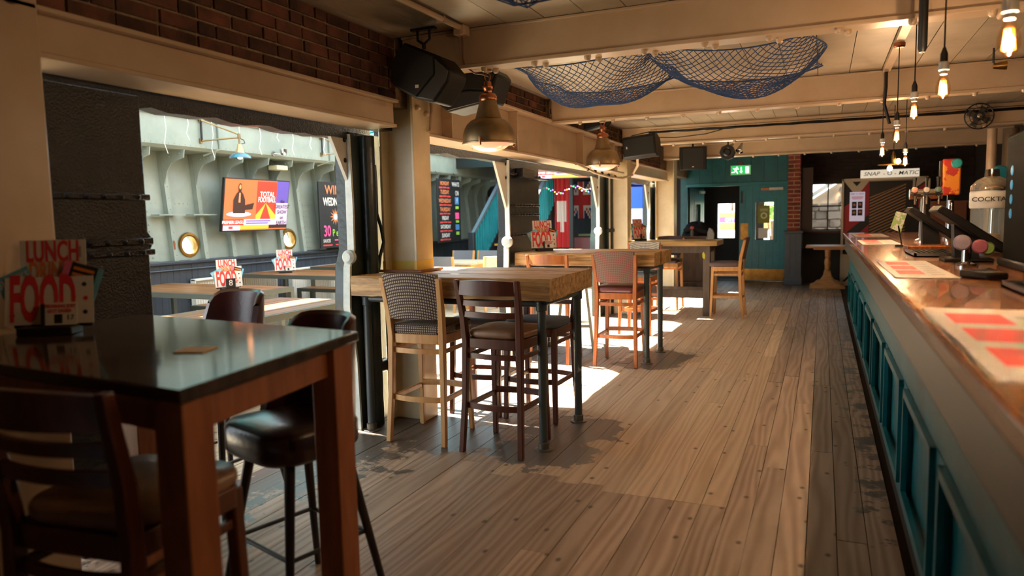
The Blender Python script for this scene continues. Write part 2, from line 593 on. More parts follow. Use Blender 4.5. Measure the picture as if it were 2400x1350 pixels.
c4 = column(14.0, -2.98, -2.62, 2.78, 13, 'farthest cream steel column near the back wall', d=.3)
c1 = tag(MB().box(-3.0, -2.70, 1.2, 1.86, 0, 2.95).build('trim_14', cream, bevel=.01), 'cream painted column at the left edge beside the near table', kind='structure')
inst('bolt', bolt_me, c1, (-2.70, 1.76, 2.33), (0, PI / 2, 0), (1.4, 1.4, 1))
for z in (2.43, 2.30, 2.27):
    inst('bolt', bolt_me, c2, (-2.69, 4.58 if z != 2.27 else 4.7, z), (0, -PI / 2, 0))
# cable tail on the second column
MB().tube([(-2.67, 4.74, 2.46), (-2.665, 4.75, 2.3), (-2.67, 4.735, 2.17), (-2.66, 4.70, 2.14)], .011, 8).build('cable', cream, c2)

# dark cast plates (old hull) between openings
rivet_me = MB().lathe([(0, .012), (.008, .010), (.013, .004), (.014, 0)], 8).mesh('rivet', black_iron, 60)
def pier(name, y0, y1, idx, label, m=black_iron, cut=None, bands=(), edge=True, gusset=None, top=2.12):
    pts = [(y0, 0), (y1, 0)]
    if cut == 'near':
        pts = [(y0 + .1, 0), (y1, 0), (y1, 1.05), (y1, 1.36), (y1 + .02, 1.40), (y1 + .02, 1.44), (y1, 1.47), (y1, 2.12), (y0, 2.12), (y0, 1.36)]
        for k in range(13):
            a = PI / 2 - PI * k / 12
            pts.append((y0 + .0 + .15 * math.cos(a), 1.21 + .13 * math.sin(a)))
        pts += [(y0, 1.07), (y0, .6)]
    else:
        pts += [(y1, top), (y0, top), (y0, 1.3), (y0 - .05, 1.18), (y0 - .07, .9), (y0 - .02, .5)]
    o = tag(MB().prism(pts, -3.16, -3.03).build(name, m, bevel=.006), label, kind='structure')
    for z, h, p in bands:
        MB().box(-3.035, -3.03 + p, y0 + .005, y1 + (.02 if cut else .0), z, z + h).build('moulding', m, o, bevel=.006)
        n = int((y1 - y0) / .085)
        for k in range(n):
            inst('rivet', rivet_me, o, (-3.03 + p, y0 + .05 + k * (y1 - y0 - .1) / max(1, n - 1), z + h / 2), (0, PI / 2, 0))
    if edge:
        # ragged pale edge of the cut plate
        e = MB(); pl = []
        zs = [0, .5, .9, 1.18, 1.3, 1.6, 1.95, top - .02]
        ys = [-.0, -.02, -.07, -.05, 0, .0, 0, 0]
        rows = [[], []]
        for z, dy in zip(zs, ys):
            j = random.uniform(-.006, .006)
            rows[0].append((-3.075, y0 + dy - .012 + j, z)); rows[1].append((-3.02 + random.uniform(-.006, .004), y0 + dy - .014 + j, z))
        e.grid([rows[0], rows[1]])
        e.grid([rows[1], [(a, b + .02, c) for a, b, c in rows[1]]])
        e.grid([[(a, b + .02, c) for a, b, c in rows[0]], rows[0]])
        e.build('plate_edge', white_edge, o, smooth=0)
    if gusset:
        MB().prism([(y0 - gusset, top + .02), (y0, top + .02), (y0, top - gusset * 1.6)], -3.075, -3.05).build('gusset', grey_gusset, o)
        for z in (.06, .2):
            inst('rivet', rivet_me, o, (-3.05, y0 - .03, top - z), (0, PI / 2, 0), (1.3, 1.3, 1))
    return o
p1_ = pier('wall_pier_1', 2.00, 2.55, 1, 'black tarred iron pier beside the near table', cut='near', edge=False, bands=((1.405, .035, .012), (1.62, .03, .01), (1.355, .03, .02)))
p2_ = pier('wall_pier_2', 4.23, 4.60, 2, 'dark green iron pier with pipe beside the cream column', black_green, gusset=.22)
p3_ = pier('wall_pier_3', 7.0, 7.88, 3, 'black iron pier behind the second sleeper table', gusset=.34, bands=((1.62, .03, .012), (1.52, .028, .01), (1.30, .03, .014), (1.95, .02, .03)))
p4_ = pier('wall_pier_4', 10.35, 11.0, 4, 'dark pier beside the third cream column', black_green, gusset=.34)
p5_ = pier('wall_pier_5', 13.75, 14.5, 5, 'dark pier beside the far cream column', black_green, gusset=.34)
MB().box(-3.03, -2.9, 7.15, 7.88, 1.92, 1.935).build('shelf', black_iron, p3_)
MB().box(-3.03, -2.95, 7.2, 7.55, 1.935, 2.03).build('box', black_iron, p3_, bevel=.004)
# pipes on the piers
def pipe(parent, pts, r, m=black_green):
    return MB().tube(pts, r, 12).build('pipe', m, parent)
pipe(p2_, [(-2.99, 4.47, 1.90), (-2.985, 4.47, 1.78), (-2.99, 4.475, 1.55), (-2.975, 4.50, 1.45), (-2.97, 4.52, 1.34), (-2.985, 4.49, 1.24), (-2.99, 4.47, 1.13)], .012)
inst('rivet', rivet_me, p2_, (-3.02, 4.47, 1.88), (0, PI / 2, 0), (3, 3, 2))
MB().tube([(-3.01, 4.40, 0), (-3.01, 4.40, 2.1)], .06, 14).build('pipe', black_green, p2_)
MB().tube([(-3.01, 4.36, .42), (-3.01, 4.55, .42)], .05, 14).build('pipe', black_green, p2_)
for p_, yy in ((p4_, 10.75), (p5_, 14.2)):
    MB().tube([(-3.0, yy, 0), (-3.0, yy, 2.1)], .07, 14).build('pipe', black_green, p_)
    MB().lathe([(.07, 1.25), (.09, 1.26), (.09, 1.30), (.07, 1.31)], 14, (-3.0, yy, 0)).build('pipe_collar', black_green, p_)
MB().lathe([(0, -.05), (.03, -.048), (.05, -.03), (.05, 0), (0, 0)], 16, (-3.03, 4.19, 1.25), 'y').build('hinge_boss', white_edge, p2_)
MB().lathe([(0, -.05), (.04, -.048), (.06, -.03), (.06, 0), (0, 0)], 16, (-3.03, 6.95, 1.25), 'y').build('hinge_boss', white_edge, p3_)
MB().lathe([(0, -.05), (.04, -.048), (.06, -.03), (.06, 0), (0, 0)], 16, (-3.03, 10.3, 1.28), 'y').build('hinge_boss', white_edge, p4_)
# dark lintel plates under the girders with ragged lower edge
def lintel(name, y0, y1, label):
    ys = [y0 + (y1 - y0) * k / 24 for k in range(25)]
    pts = [(y, 2.065 + random.uniform(-.012, .012)) for y in ys] + [(y1, 2.30), (y0, 2.30)]
    return tag(MB().prism(pts, -3.14, -3.04).build(name, black_iron), label, kind='structure')
lintel('trim_21', 2.0, 4.5, 'dark ragged plate under the near girder')
lintel('trim_22', 4.7, 10.6, 'dark ragged plate under the deep girder')
lintel('trim_23', 10.9, 14.0, 'dark ragged plate under the far girder')
# ---------------------------------------------------------------- annex: riveted ship side on the far left
def hx(z):
    return -7.93 - .1 * (z - 1)
PITCH_Y = .52
Y0H, NB = 5.44, 24
Y1H = Y0H + NB * PITCH_Y
wo = struct('wall_outer', MB().box(-8.35, -8.25, 3.0, 17.3, 0, 1.0), hullp, 'pale painted riveted ship side with frames and brackets')
MB().box(-8.1, -7.93, 3.0, 5.45, 1.0, 3.05).build('plate', hullp, wo)
holes = {3: (7.32, 1.22), 7: (9.33, 1.23)}
for k in range(NB):
    a, b = Y0H + k * PITCH_Y, Y0H + (k + 1) * PITCH_Y
    mb = MB()
    if k in holes:
        cy, cz = holes[k]
        r = .125
        n = 32
        outer, inner = [], []
        z0, z1 = 1.0, 2.46
        angs = sorted(set([2 * PI * i / n for i in range(n)] + [math.atan2(zz - cz, yy - cy) % (2 * PI) for yy in (a, b) for zz in (z0, z1)]))
        for t in angs:
            c, s_ = math.cos(t), math.sin(t)
            ts = []
            if c > 1e-9: ts.append((b - cy) / c)
            if c < -1e-9: ts.append((a - cy) / c)
            if s_ > 1e-9: ts.append((z1 - cz) / s_)
            if s_ < -1e-9: ts.append((z0 - cz) / s_)
            tt = min(ts)
            outer.append((cy + c * tt, cz + s_ * tt)); inner.append((cy + c * r, cz + s_ * r))
        m_ = len(angs)
        vs_ = [(hx(z), y, z) for y, z in outer] + [(hx(z), y, z) for y, z in inner] + [(hx(z) - .1, y, z) for y, z in inner]
        fs = []
        for i in range(m_):
            j = (i + 1) % m_
            fs += [(i, j, j + m_, i + m_), (i + m_, j + m_, j + 2 * m_, i + 2 * m_)]
        mb.add(vs_, fs)
    else:
        st = random.uniform(-.004, .004)
        mb.add([(hx(1) + st, a, 1.0), (hx(1) + st, b, 1.0), (hx(2.46) + st, b, 2.46), (hx(2.46) + st, a, 2.46), (hx(1) - .03, a, 1.0), (hx(1) - .03, b, 1.0), (hx(2.46) - .03, b, 2.46), (hx(2.46) - .03, a, 2.46)],
               [(0, 1, 2, 3), (7, 6, 5, 4), (0, 4, 5, 1), (2, 6, 7, 3), (1, 5, 6, 2), (0, 3, 7, 4)])
    mb.build('plate', hullp, wo, smooth=0)
frame_mb = MB()
frame_mb.add([(hx(1), -.008, 1.0), (hx(1) + .075, -.008, 1.0), (hx(2.46) + .075, -.008, 2.46), (hx(2.46), -.008, 2.46), (hx(1), .008, 1.0), (hx(1) + .075, .008, 1.0), (hx(2.46) + .075, .008, 2.46), (hx(2.46), .008, 2.46)],
             [(0, 1, 2, 3), (7, 6, 5, 4), (1, 5, 6, 2), (0, 4, 5, 1), (3, 2, 6, 7)])
frame_mb.add([(hx(1) + .067, -.008, 1.0), (hx(1) + .067, .062, 1.0), (hx(2.46) + .067, .062, 2.46), (hx(2.46) + .067, -.008, 2.46), (hx(1) + .077, -.008, 1.0), (hx(1) + .077, .062, 1.0), (hx(2.46) + .077, .062, 2.46), (hx(2.46) + .077, -.008, 2.46)],
             [(3, 2, 1, 0), (4, 5, 6, 7), (1, 2, 6, 5), (0, 4, 7, 3)])
frame_me = frame_mb.mesh('frame_rib', hullp, 0)
brk_me = MB().add([(hx(2.05) + .07, 0, 2.0), (hx(2.46) + .07, 0, 2.46), (-7.58, 0, 2.46), (-7.60, 0, 2.36), (-7.82, 0, 2.30), (-7.9, 0, 2.2), (hx(2.05) + .07, .014, 2.0), (hx(2.46) + .07, .014, 2.46), (-7.58, .014, 2.46), (-7.60, .014, 2.36), (-7.82, .014, 2.30), (-7.9, .014, 2.2)],
                  [(0, 5, 4, 3, 2, 1), (6, 7, 8, 9, 10, 11), (2, 3, 9, 8), (3, 4, 10, 9), (4, 5, 11, 10), (5, 0, 6, 11)]).mesh('bracket', hullp, 0)
rv = MB()
def rivet(x, y, z, r=.011):
    n = 6
    rv.add([(x, y + r * math.cos(2 * PI * i / n), z + r * math.sin(2 * PI * i / n)) for i in range(n)] +
           [(x + r * .6, y + .6 * r * math.cos(2 * PI * i / n), z + .6 * r * math.sin(2 * PI * i / n)) for i in range(n)],
           [(i, (i + 1) % n, (i + 1) % n + n, i + n) for i in range(n)] + [tuple(n + i for i in range(n))])
for k in range(NB + 1):
    y = Y0H + k * PITCH_Y
    inst('frame_rib', frame_me, wo, (0, y, 0))
    inst('bracket', brk_me, wo, (0, y, 0))
    for i in range(9):
        z = 1.1 + i * .15
        rivet(hx(z) + .077, y + .04, z)
    for i in range(4):
        rivet(-7.84 + .06 * i, y - .006, 2.38 + .012 * i)
    for i in range(5):
        z = 1.78
        rivet(hx(z), y + .12 + i * .07, z)
    for i in range(6):
        rivet(-7.548, y + i * PITCH_Y / 6, 2.985, .013)
        rivet(-7.548, y + i * PITCH_Y / 6, 2.52, .007)
for y0 in (6.55, 9.72):      # butt straps with rows of rivets
    MB().add([(hx(1.05) + .012, y0, 1.03), (hx(1.05) + .012, y0 + .26, 1.03), (hx(1.75) + .012, y0 + .16, 1.75), (hx(1.75) + .012, y0 + .0, 1.75)], [(0, 1, 2, 3)]).build('butt_strap', hullp, wo, smooth=0)
    for r in range(8):
        for c in range(3):
            z = 1.08 + r * .085
            rivet(hx(z) + .013, y0 + .05 + c * .06, z, .013)
o = rv.build('rivets', hullp, wo, smooth=0); tag(o, kind='stuff')
# box girder on top of the frames
bxg = MB().add([(-8.2, 3.0, 2.46), (-7.60, 3.0, 2.46), (-7.55, 3.0, 2.50), (-7.55, 3.0, 3.04), (-8.2, 3.0, 3.04), (-8.2, 16.6, 2.46), (-7.60, 16.6, 2.46), (-7.55, 16.6, 2.50), (-7.55, 16.6, 3.04), (-8.2, 16.6, 3.04)],
                [(0, 1, 6, 5), (1, 2, 7, 6), (2, 3, 8, 7), (3, 4, 9, 8), (4, 0, 5, 9), (5, 6, 7, 8, 9), (4, 3, 2, 1, 0)])
bxg.build('box_girder', hullp, wo, smooth=0)
MB().box(-7.56, -7.50, 3.0, 16.6, 2.93, 3.06).build('top_flange', hullp, wo)
MB().tube([(-7.52, 3.2, 2.88), (-7.52, 16.4, 2.88)], .02, 8).build('conduit', hullp, wo)
for y in (7.55, 9.95, 13.3):
    MB().tube([(-7.53, y, 2.86), (-7.53, y, 2.65), (-7.54, y + .02, 2.58), (-7.54, y + .02, 2.5), (-7.7, y - .12, 2.42)], .014, 8).build('conduit', hullp, wo)
    MB().lathe([(0, .03), (.035, .025), (.04, 0)], 12, (-7.55, y, 2.88), 'x').build('junction_box', hullp, wo)
for k, (y, z) in enumerate(((6.2, 1.62), (6.75, 1.62), (7.3, 1.62), (8.2, 1.49), (10.1, 1.60), (12.3, 1.6))):
    MB().box(-7.96, -7.80, y, y + .42, z, z + .016).build('ledge', hullp, wo)
rs = MB().add([(hx(1.2) + .08, 7.0, 1.02), (hx(1.2) + .08, 7.035, 1.02), (hx(1.2) + .08, 7.03, 1.28), (hx(1.2) + .08, 7.005, 1.3)], [(0, 1, 2, 3)]).build('rust_streak', rust, wo, smooth=0)
# two portholes
for k, (lab, (cy, cz)) in enumerate(zip(('brass-rimmed round porthole below the left end of the large screen', 'brass-rimmed round porthole below the right end of the large screen'), holes.values())):
    t = thing('porthole', lab, 'porthole', (hx(cz), cy, cz), 0, 'portholes in the ship side')
    MB().lathe([(.122, -.06), (.122, .02), (.135, .032), (.165, .03), (.172, .01), (.172, -.002), (.122, -.002)], 32, axis='x', cap=False).build('rim', brass, t)
    MB().lathe([(0, -.03), (.124, -.03), (.124, -.036), (0, -.036)], 32, axis='x').build('glass', mat('porthole_glass', '#e8e6d0', .25, alpha=.35), t)
# boarded dado with cap rail
MB().box(-8.0, -7.84, 3.0, 17.0, .97, 1.02).build('dado_cap', navy, wo, bevel=.012)
db = MB().box(0, .02, -.0495, .0495, .08, .97).mesh('dado_board', navy, 0)
for k in range(110):
    inst('dado_board', db, wo, (-7.90 + random.uniform(0, .003), 5.6 + k * .102, 0))
MB().box(-8.0, -7.905, 3.0, 17.0, 0, .97).build('dado_backing', darknavy, wo)
MB().tube([(-7.86, 5.6, .90), (-7.86, 13.5, .90)], .013, 8).build('conduit', navy, wo)
for y, lab in ((8.05, 'white double socket on the navy boards left of the first radiator end'), (9.15, 'white double socket on the navy boards behind the menu holder')):
    t = thing('wall_socket', lab, 'socket', (-7.88, y, .78), PI / 2, 'white sockets on the navy boards')
    MB().box(-.11, .11, -.045, 0, 0, .1).build('box', whitep, t, bevel=.008)
    for sx in (-.05, .05):
        MB().box(sx - .02, sx + .02, -.047, -.044, .02, .07).build('outlet', greyp, t)
t = MB().lathe([(0, .05), (.03, .045), (.045, .02), (.045, 0)], 12, (-7.87, 10.55, .9), 'x').build('junction_box', navy, wo)
# radiators
def radiator(y0, y1, label):
    t = thing('radiator', label, 'radiator', (-7.86, y0, .1), PI / 2, 'white radiators under the dado')
    L_ = y1 - y0
    MB().box(0, L_, -.03, -.005, .02, .63).build('panel', whitep, t, bevel=.006)
    f = MB()
    n = int(L_ / .045)
    for i in range(n):
        f.prism([(i * .045 + .008, -.03), (i * .045 + .016, -.045), (i * .045 + .03, -.045), (i * .045 + .038, -.03)], .05, .60, 'xy')
    f.build('flutes', whitep, t, smooth=0)
    MB().box(-.02, L_ + .02, -.085, -.0, .63, .66).build('top_grille', whitep, t, bevel=.006)
    MB().box(-.02, -.005, -.085, 0, .0, .65).build('end_panel', whitep, t)
    for x in (.15, L_ - .15):
        MB().box(x - .02, x + .02, -.03, -.005, -.1, .03).build('foot', whitep, t)
radiator(7.25, 8.9, 'long white radiator under the near porthole behind bench tables')
radiator(9.2, 10.9, 'white radiator partly hidden behind the middle bench table')
# turquoise canvas awning along the top of the ship side, open sky elsewhere
canv = bpy.data.materials.new('turquoise_canvas')
canv.use_nodes = True
nt = canv.node_tree
nb = nt.nodes['Principled BSDF']
nb.inputs['Base Color'].default_value = lin('#2aa7b8')
nb.inputs['Roughness'].default_value = .8
tr = nt.nodes.new('ShaderNodeBsdfTranslucent'); tr.inputs[0].default_value = lin('#35c4d4')
ms = nt.nodes.new('ShaderNodeMixShader'); ms.inputs[0].default_value = .2
nt.links.new(nb.outputs[0], ms.inputs[1]); nt.links.new(tr.outputs[0], ms.inputs[2])
nt.links.new(ms.outputs[0], nt.nodes['Material Output'].inputs[0])
aw = thing('canvas_awning', 'turquoise canvas awning stretched above the ship side', 'awning', (-7.9, 9.0, 3.06))
rows = []
for i in range(7):
    k = i / 6
    rows.append([(-.25 + 1.0 * k, -6 + 12.5 * j / 50, .10 + .42 * k - .12 * math.sin(PI * k) + .03 * math.sin(j * .9) * k) for j in range(51)])
MB().grid(rows).build('canvas', canv, aw)
for j in range(0, 51, 5):
    MB().tube([(r[j][0], r[j][1], r[j][2] - .02) for r in rows], .014, 6).build('rafter', blackm, aw)
MB().tube([rows[-1][0], rows[-1][-1]], .02, 6).build('edge_pole', blackm, aw)
for j in (0, 25, 50):
    MB().tube([(rows[0][j][0] + .15, rows[0][j][1], .0), (rows[2][j][0], rows[2][j][1], rows[2][j][2])], .015, 6).build('bracket', blackm, aw)
# unseen sail added to keep sun off the floor inside the first opening
aw2 = thing('added_shade_sail', 'added unseen canvas blocking sun outside the first opening', 'awning', (-4.6, 1.9, 2.9))
MB().grid([[(-1.6 + 3.0 * i / 8, -2.6 + 5.05 * j / 10, .05 - .1 * math.sin(PI * i / 8) * math.sin(PI * j / 10)) for i in range(9)] for j in range(11)]).build('canvas', mat('added_sail_canvas', '#b9b09c', .9), aw2)
for xa, xb in ((-1.78, -1.36), (-1.10, -.68)):  # strips added to narrow the sun on the slatted table to a streak
    MB().grid([[(xa + (xb - xa) * i / 2, 2.45 + 1.9 * j / 6, .05 - .03 * math.sin(PI * j / 6)) for i in range(3)] for j in range(7)]).build('added_shade_strip', mat('added_sail_canvas', '#b9b09c', .9), aw2)
for yy in (-2.6, 2.45, 4.35):
    MB().tube([(-1.65, yy, .05), (1.45, yy, .05)], .02, 6).build('pole', blackm, aw2)
# trailing fairy light wires
wire = mat('white_wire', '#dfe6e2', .6)
t = thing('icicle_wires', 'white icicle light wires hanging along the top of ship side', 'string lights', (-7.47, 8.5, 2.98))
MB().tube([(0, -2.4 + .2 * k, .02 * math.sin(k * 1.7)) for k in range(28)], .005, 5).build('main_wire', wire, t)
for k in range(13):
    y = -2.3 + .4 * k + random.uniform(-.08, .08)
    l = random.uniform(.18, .62)
    MB().tube([(0, y, 0), (.01, y + .02, -l * .5), (0, y - .01, -l * .8), (.005, y + .03, -l)], .0035, 5).build('drop_wire', wire, t)
# far part of the annex: dark end wall, covered roof
we = struct('wall_annex_end', MB().box(-8.3, -2.98, 17.2, 17.35, 0, 3.4), darknavy, 'dark boarded end wall of the annex')
struct('ceiling_annex', MB().box(-8.3, -2.98, 14.6, 17.3, 2.95, 3.1), dark, 'dark low roof over the far end of the annex')
MB().box(-8.3, -2.98, 14.5, 14.6, 2.62, 3.1).build('fascia', blackm, bpy.data.objects['ceiling_annex'])
# corrugated grey panel on the end wall above the stairs
cp = MB()
for k in range(16):
    cp.prism([(-7.4 + k * .1, 17.18), (-7.4 + k * .1 + .02, 17.14), (-7.4 + k * .1 + .07, 17.14), (-7.4 + k * .1 + .09, 17.18)], 2.05, 2.75, 'xy')
cp.build('corrugated_panel', mat('grey_corrugated', '#8d8fa0', .5), we, smooth=0)
pw = MB().box(-8.2, -6.4, 17.12, 17.2, .95, 2.05).build('white_panel', hullp, we)

def swing_lamp(y, lit, label):
    t = thing('swing_arm_lamp', label, 'wall lamp', (-7.55, y, 2.58), PI / 2, 'swing-arm lamps on the ship side')
    MB().box(-.02, .02, -.03, .0, -.02, .04).build('wall_bracket', bronze, t)
    MB().box(-.02, .02, -.03, 0, .25, .31).build('wall_bracket', bronze, t)
    MB().bar((0, -.03, 0), (0, -.03, .29), .02, .02, (1, 0, 0)).build('upright', blackm, t)
    MB().tube([(0, -.03, .28), (.30, -.38, .10)], .012, 8).build('upper_arm', bronze, t)
    MB().tube([(0, -.03, .01), (.30, -.38, .06)], .012, 8).build('lower_arm', bronze, t)
    MB().lathe([(.0, .12), (.02, .11), (.022, .05), (.012, .03), (.012, -.04)], 12, (.30, -.38, 0)).build('knuckle', bronze, t)
    MB().tube([(.30, -.38, .05), (.36, -.40, .03), (.38, -.40, -.01), (.34, -.39, -.02), (.31, -.38, -.03)], .006, 6).build('cable', blackm, t)
    MB().lathe([(.028, -.03), (.034, -.07), (.06, -.15)], 20, (.30, -.38, 0), cap=False).build('neck', mat('lit_copper', '#e0a070', .3, .6), t)
    MB().lathe([(.055, -.14), (.09, -.155), (.13, -.185), (.145, -.215), (.14, -.215), (.10, -.175), (.05, -.155)], 28, (.30, -.38, 0), cap=False).build('shade', mat('blue_enamel', '#3f5f72', .15, 0, coat=.5), t)
    MB().lathe([(0, -.23), (.03, -.22), (.035, -.195), (.02, -.16)], 14, (.30, -.38, 0)).build('bulb', mat('warm_lamp', '#ffc890', .4, emit=6, ecol='#ff9c50'), t)
    return t
swing_lamp(7.25, True, 'swing-arm lamp with blue shade above the large screen')
swing_lamp(9.75, True, 'swing-arm lamp half hidden behind the pale gusset')
# small spot fitting and pale floodlight on the box girder
t = thing('spot_fitting', 'small chrome spot fitting on the ship side right of lamp', 'spotlight', (-7.55, 8.62, 2.52), PI / 2)
MB().lathe([(0, 0), (.035, 0), (.035, -.02), (0, -.02)], 12, axis='y').build('base', steel, t)
MB().tube([(0, -.02, 0), (.06, -.09, -.01)], .01, 8).build('stem', steel, t)
MB().lathe([(0, .0), (.035, .005), (.05, .04), (.055, .09), (.05, .09), (0, .06)], 16, (.09, -.12, -.02), 'z').build('cup', chrome, t, )
t = thing('floodlight', 'cream box floodlight tucked under the box girder', 'floodlight', (-7.8, 8.9, 2.30), PI / 2)
MB().box(-.12, .12, -.18, 0, 0, .07).build('housing', mat('cream_plastic', '#c9c39b', .5), t, bevel=.012)
MB().bar((0, -.02, .06), (0, .05, .16), .02, .02).build('bracket', steel, t)

# ---- screens
scr = [mat('screen_orange', '#c4643c', .3, emit=.3), mat('screen_peach', '#d98a5c', .3, emit=.3), mat('screen_purple', '#5a4a9a', .3, emit=.28), mat('screen_lilac', '#c8b4d8', .3, emit=.3),
       mat('screen_red', '#b03a2c', .3, emit=.28), mat('screen_dark', '#3a2220', .3, emit=.1), mat('screen_yellow', '#d9a53a', .3, emit=.3), mat('screen_white', '#efe6e6', .3, emit=.4)]
def television(label, w, h, loc, rz, rx, group=None):
    t = thing('television', label, 'television', loc, rz, group, rx=rx)
    MB().box(-w / 2, w / 2, 0, .05, 0, h).build('housing', blackm, t, bevel=.006)
    W, H_ = w - .03, h - .03
    fx = lambda u: -W / 2 + u * W
    fz = lambda v: .015 + v * H_
    Q = lambda u0, u1, v0, v1: R4(fx(u0), fx(u1), fz(v0), fz(v1))
    it = [(Q(0, 1, 0, 1), 0), (Q(.48, .8, .22, .98), 4), ([(fx(.48), fz(.22)), (fx(.55), fz(.22)), (fx(.63), fz(.55)), (fx(.48), fz(.3))], 6), ([(fx(.8), fz(.22)), (fx(.72), fz(.22)), (fx(.63), fz(.55)), (fx(.8), fz(.3))], 6),
          (Q(.8, 1, .55, 1), 2), (Q(.8, 1, .12, .55), 3), (Q(0, .3, .1, .22), 4), (Q(.3, 1, .1, .22), 3), (Q(0, .25, 0, .1), 3), (Q(.25, .7, 0.02, .1), 6), (Q(.7, 1, .03, .1), 5), (Q(.08, .14, .03, .08), 4),
          (disc(fx(.22), fz(.32), .26 * w * .7, 20, .05 * h), 3),
          ([(fx(.13), fz(.34)), (fx(.31), fz(.34)), (fx(.30), fz(.6)), (fx(.265), fz(.72)), (fx(.235), fz(.77)), (fx(.195), fz(.77)), (fx(.165), fz(.72)), (fx(.125), fz(.6))], 5),
          (disc(fx(.215), fz(.84), .026 * w, 14, .085 * h), 5), (disc(fx(.215), fz(.855), .016 * w, 12, .045 * h), 1),
          ([(fx(.2), fz(.55)), (fx(.23), fz(.55)), (fx(.225), fz(.74)), (fx(.205), fz(.74))], 1),
          ([(fx(.28), fz(.4)), (fx(.42), fz(.42)), (fx(.44), fz(.55)), (fx(.3), fz(.5))], 5)]
    gfx(t, 'picture', it, -.001, scr)
    wt = scr[7]
    text('TOTAL', .10 * h / .7, wt, t, (fx(.64), -.012, fz(.72)), xs=.9)
    text('FOOTBALL', .10 * h / .7, wt, t, (fx(.64), -.012, fz(.61)), xs=.7)
    text('the\nGREATEST\nSHOW\non\nEARTH', .075 * h / .7, scr[5], t, (fx(.9), -.012, fz(.36)), xs=.85, bold=.01)
    text('PREMIER LEAGUE', .06 * h / .7, wt, t, (fx(.15), -.012, fz(.16)), xs=.9)
    gfx(t, 'caption_lines', [(Q(.33, .72, .175, .195), 2), (Q(.33, .68, .13, .15), 2)], -.012, scr)
    MB().box(-.1, .1, .05, .16, h * .4, h * .6).build('wall_mount', blackm, t)
    if loc[2] > 2:
        MB().tube([(0, .1, h * .5), (0, .1, .98)], .02, 8).build('ceiling_pole', blackm, t)
    return t
television('large screen tilted forward on the ship side between the portholes', 1.33, .76, (-7.72, 8.36, 1.385), PI / 2, math.radians(9))
MB().tube([(-7.72, 9.0, 1.36), (-7.72, 8.99, 1.26), (-7.72, 9.03, 1.2), (-7.72, 9.06, 1.27), (-7.72, 9.03, 1.36)], .004, 6).build('cable', blackm, bpy.data.objects['wall_outer'])

# ---- chalkboards
chalk = [mat('chalk_white', '#e8e6e0', .8), mat('chalk_orange', '#e88a5a', .8), mat('chalk_red', '#c8413f', .8), mat('chalk_pink', '#ff5a9a', .8), mat('chalk_green', '#9ad04a', .8), mat('chalk_blue', '#4a88c8', .8)]
boardm = mat('chalkboard', '#141616', .6, col2='#1b1e1e', scale=5)
t = thing('chalkboard', 'black chalkboard advertising wings Wednesday in the annex', 'chalkboard', (-7.74, 10.25, 1.05), PI / 2)
MB().box(-.36, .62, 0, .03, 0, 1.12).build('board', boardm, t, bevel=.004)
text('WINGS', .22, chalk[1], t, (.14, -.006, .98), xs=.95, bold=.004)
text('WEDNESDAY', .19, chalk[0], t, (.13, -.006, .78), xs=.68, bold=.012)
fl_i = []
for k in range(12):
    a = 2 * PI * k / 12
    c, s_ = math.cos(a), math.sin(a)
    fl_i.append(([(.06 + .05 * c - .015 * s_, .53 + .05 * s_ + .015 * c), (.06 + .05 * c + .015 * s_, .53 + .05 * s_ - .015 * c), (.06 + .15 * c, .53 + .15 * s_)], 1))
fl_i.append((disc(.06, .53, .05), 0))
gfx(t, 'drawing', fl_i, -.002, chalk)
text('30', .26, chalk[3], t, (-.18, -.006, .28), xs=.75, bold=.012)
text('P each', .17, chalk[4], t, (.13, -.006, .25), xs=.75, bold=.004)
text('SAUCES', .08, chalk[0], t, (-.2, -.006, .12), xs=.7)
gfx(t, 'chalk_notes', [(R4(-.30, -.05, .035, .06), 2), (R4(.02, .22, .12, .14), 3), (R4(.04, .2, .04, .06), 2)], -.002, chalk)
t = thing('chalkboard', 'tall black chalkboard headed whats on listing the days', 'chalkboard', (-7.45, 13.95, 1.0), PI / 2)
MB().box(-.52, .52, 0, .03, 0, 1.36).build('board', boardm, t, bevel=.004)
for k, d_ in enumerate(('MONDAY', 'TUESDAY', 'WEDNESDAY', 'THURSDAY', 'FRIDAY', 'SATURDAY', 'SUNDAY')):
    z = 1.26 - .185 * k
    text(d_, .12, chalk[1] if k < 4 else chalk[0], t, (-.2, -.006, z), xs=.75, bold=.006)
    gfx(t, 'chalk_notes', [(R4(-.44, -.30, z - .105, z - .07), 2), (R4(-.28, -.12, z - .1, z - .068), 2), (R4(-.10, .02 + .04 * (k % 3), z - .104, z - .072), 2)], -.002, chalk)
for sx in (-.4, .4):
    MB().tube([(sx, .02, 1.34), (sx, .03, 1.42), (sx, .10, 1.52)], .006, 6).build('hook', blackm, t)
text('WHATS', .13, chalk[0], t, (.3, -.006, 1.25), xs=.75, bold=.006)
text('ON', .15, chalk[0], t, (.36, -.006, 1.06), xs=.7, bold=.006)
gfx(t, 'badges', [(R4(.26, .44, .82, .98), 5), (R4(.26, .44, .50, .64), 3), (R4(.26, .44, .26, .38), 5), (R4(.28, .43, .72, .78), 4), (R4(.28, .43, .42, .47), 4), (R4(.28, .43, .15, .22), 4)], -.002, chalk)
text('f', .14, chalk[0], t, (.35, -.006, .9), bold=.01)
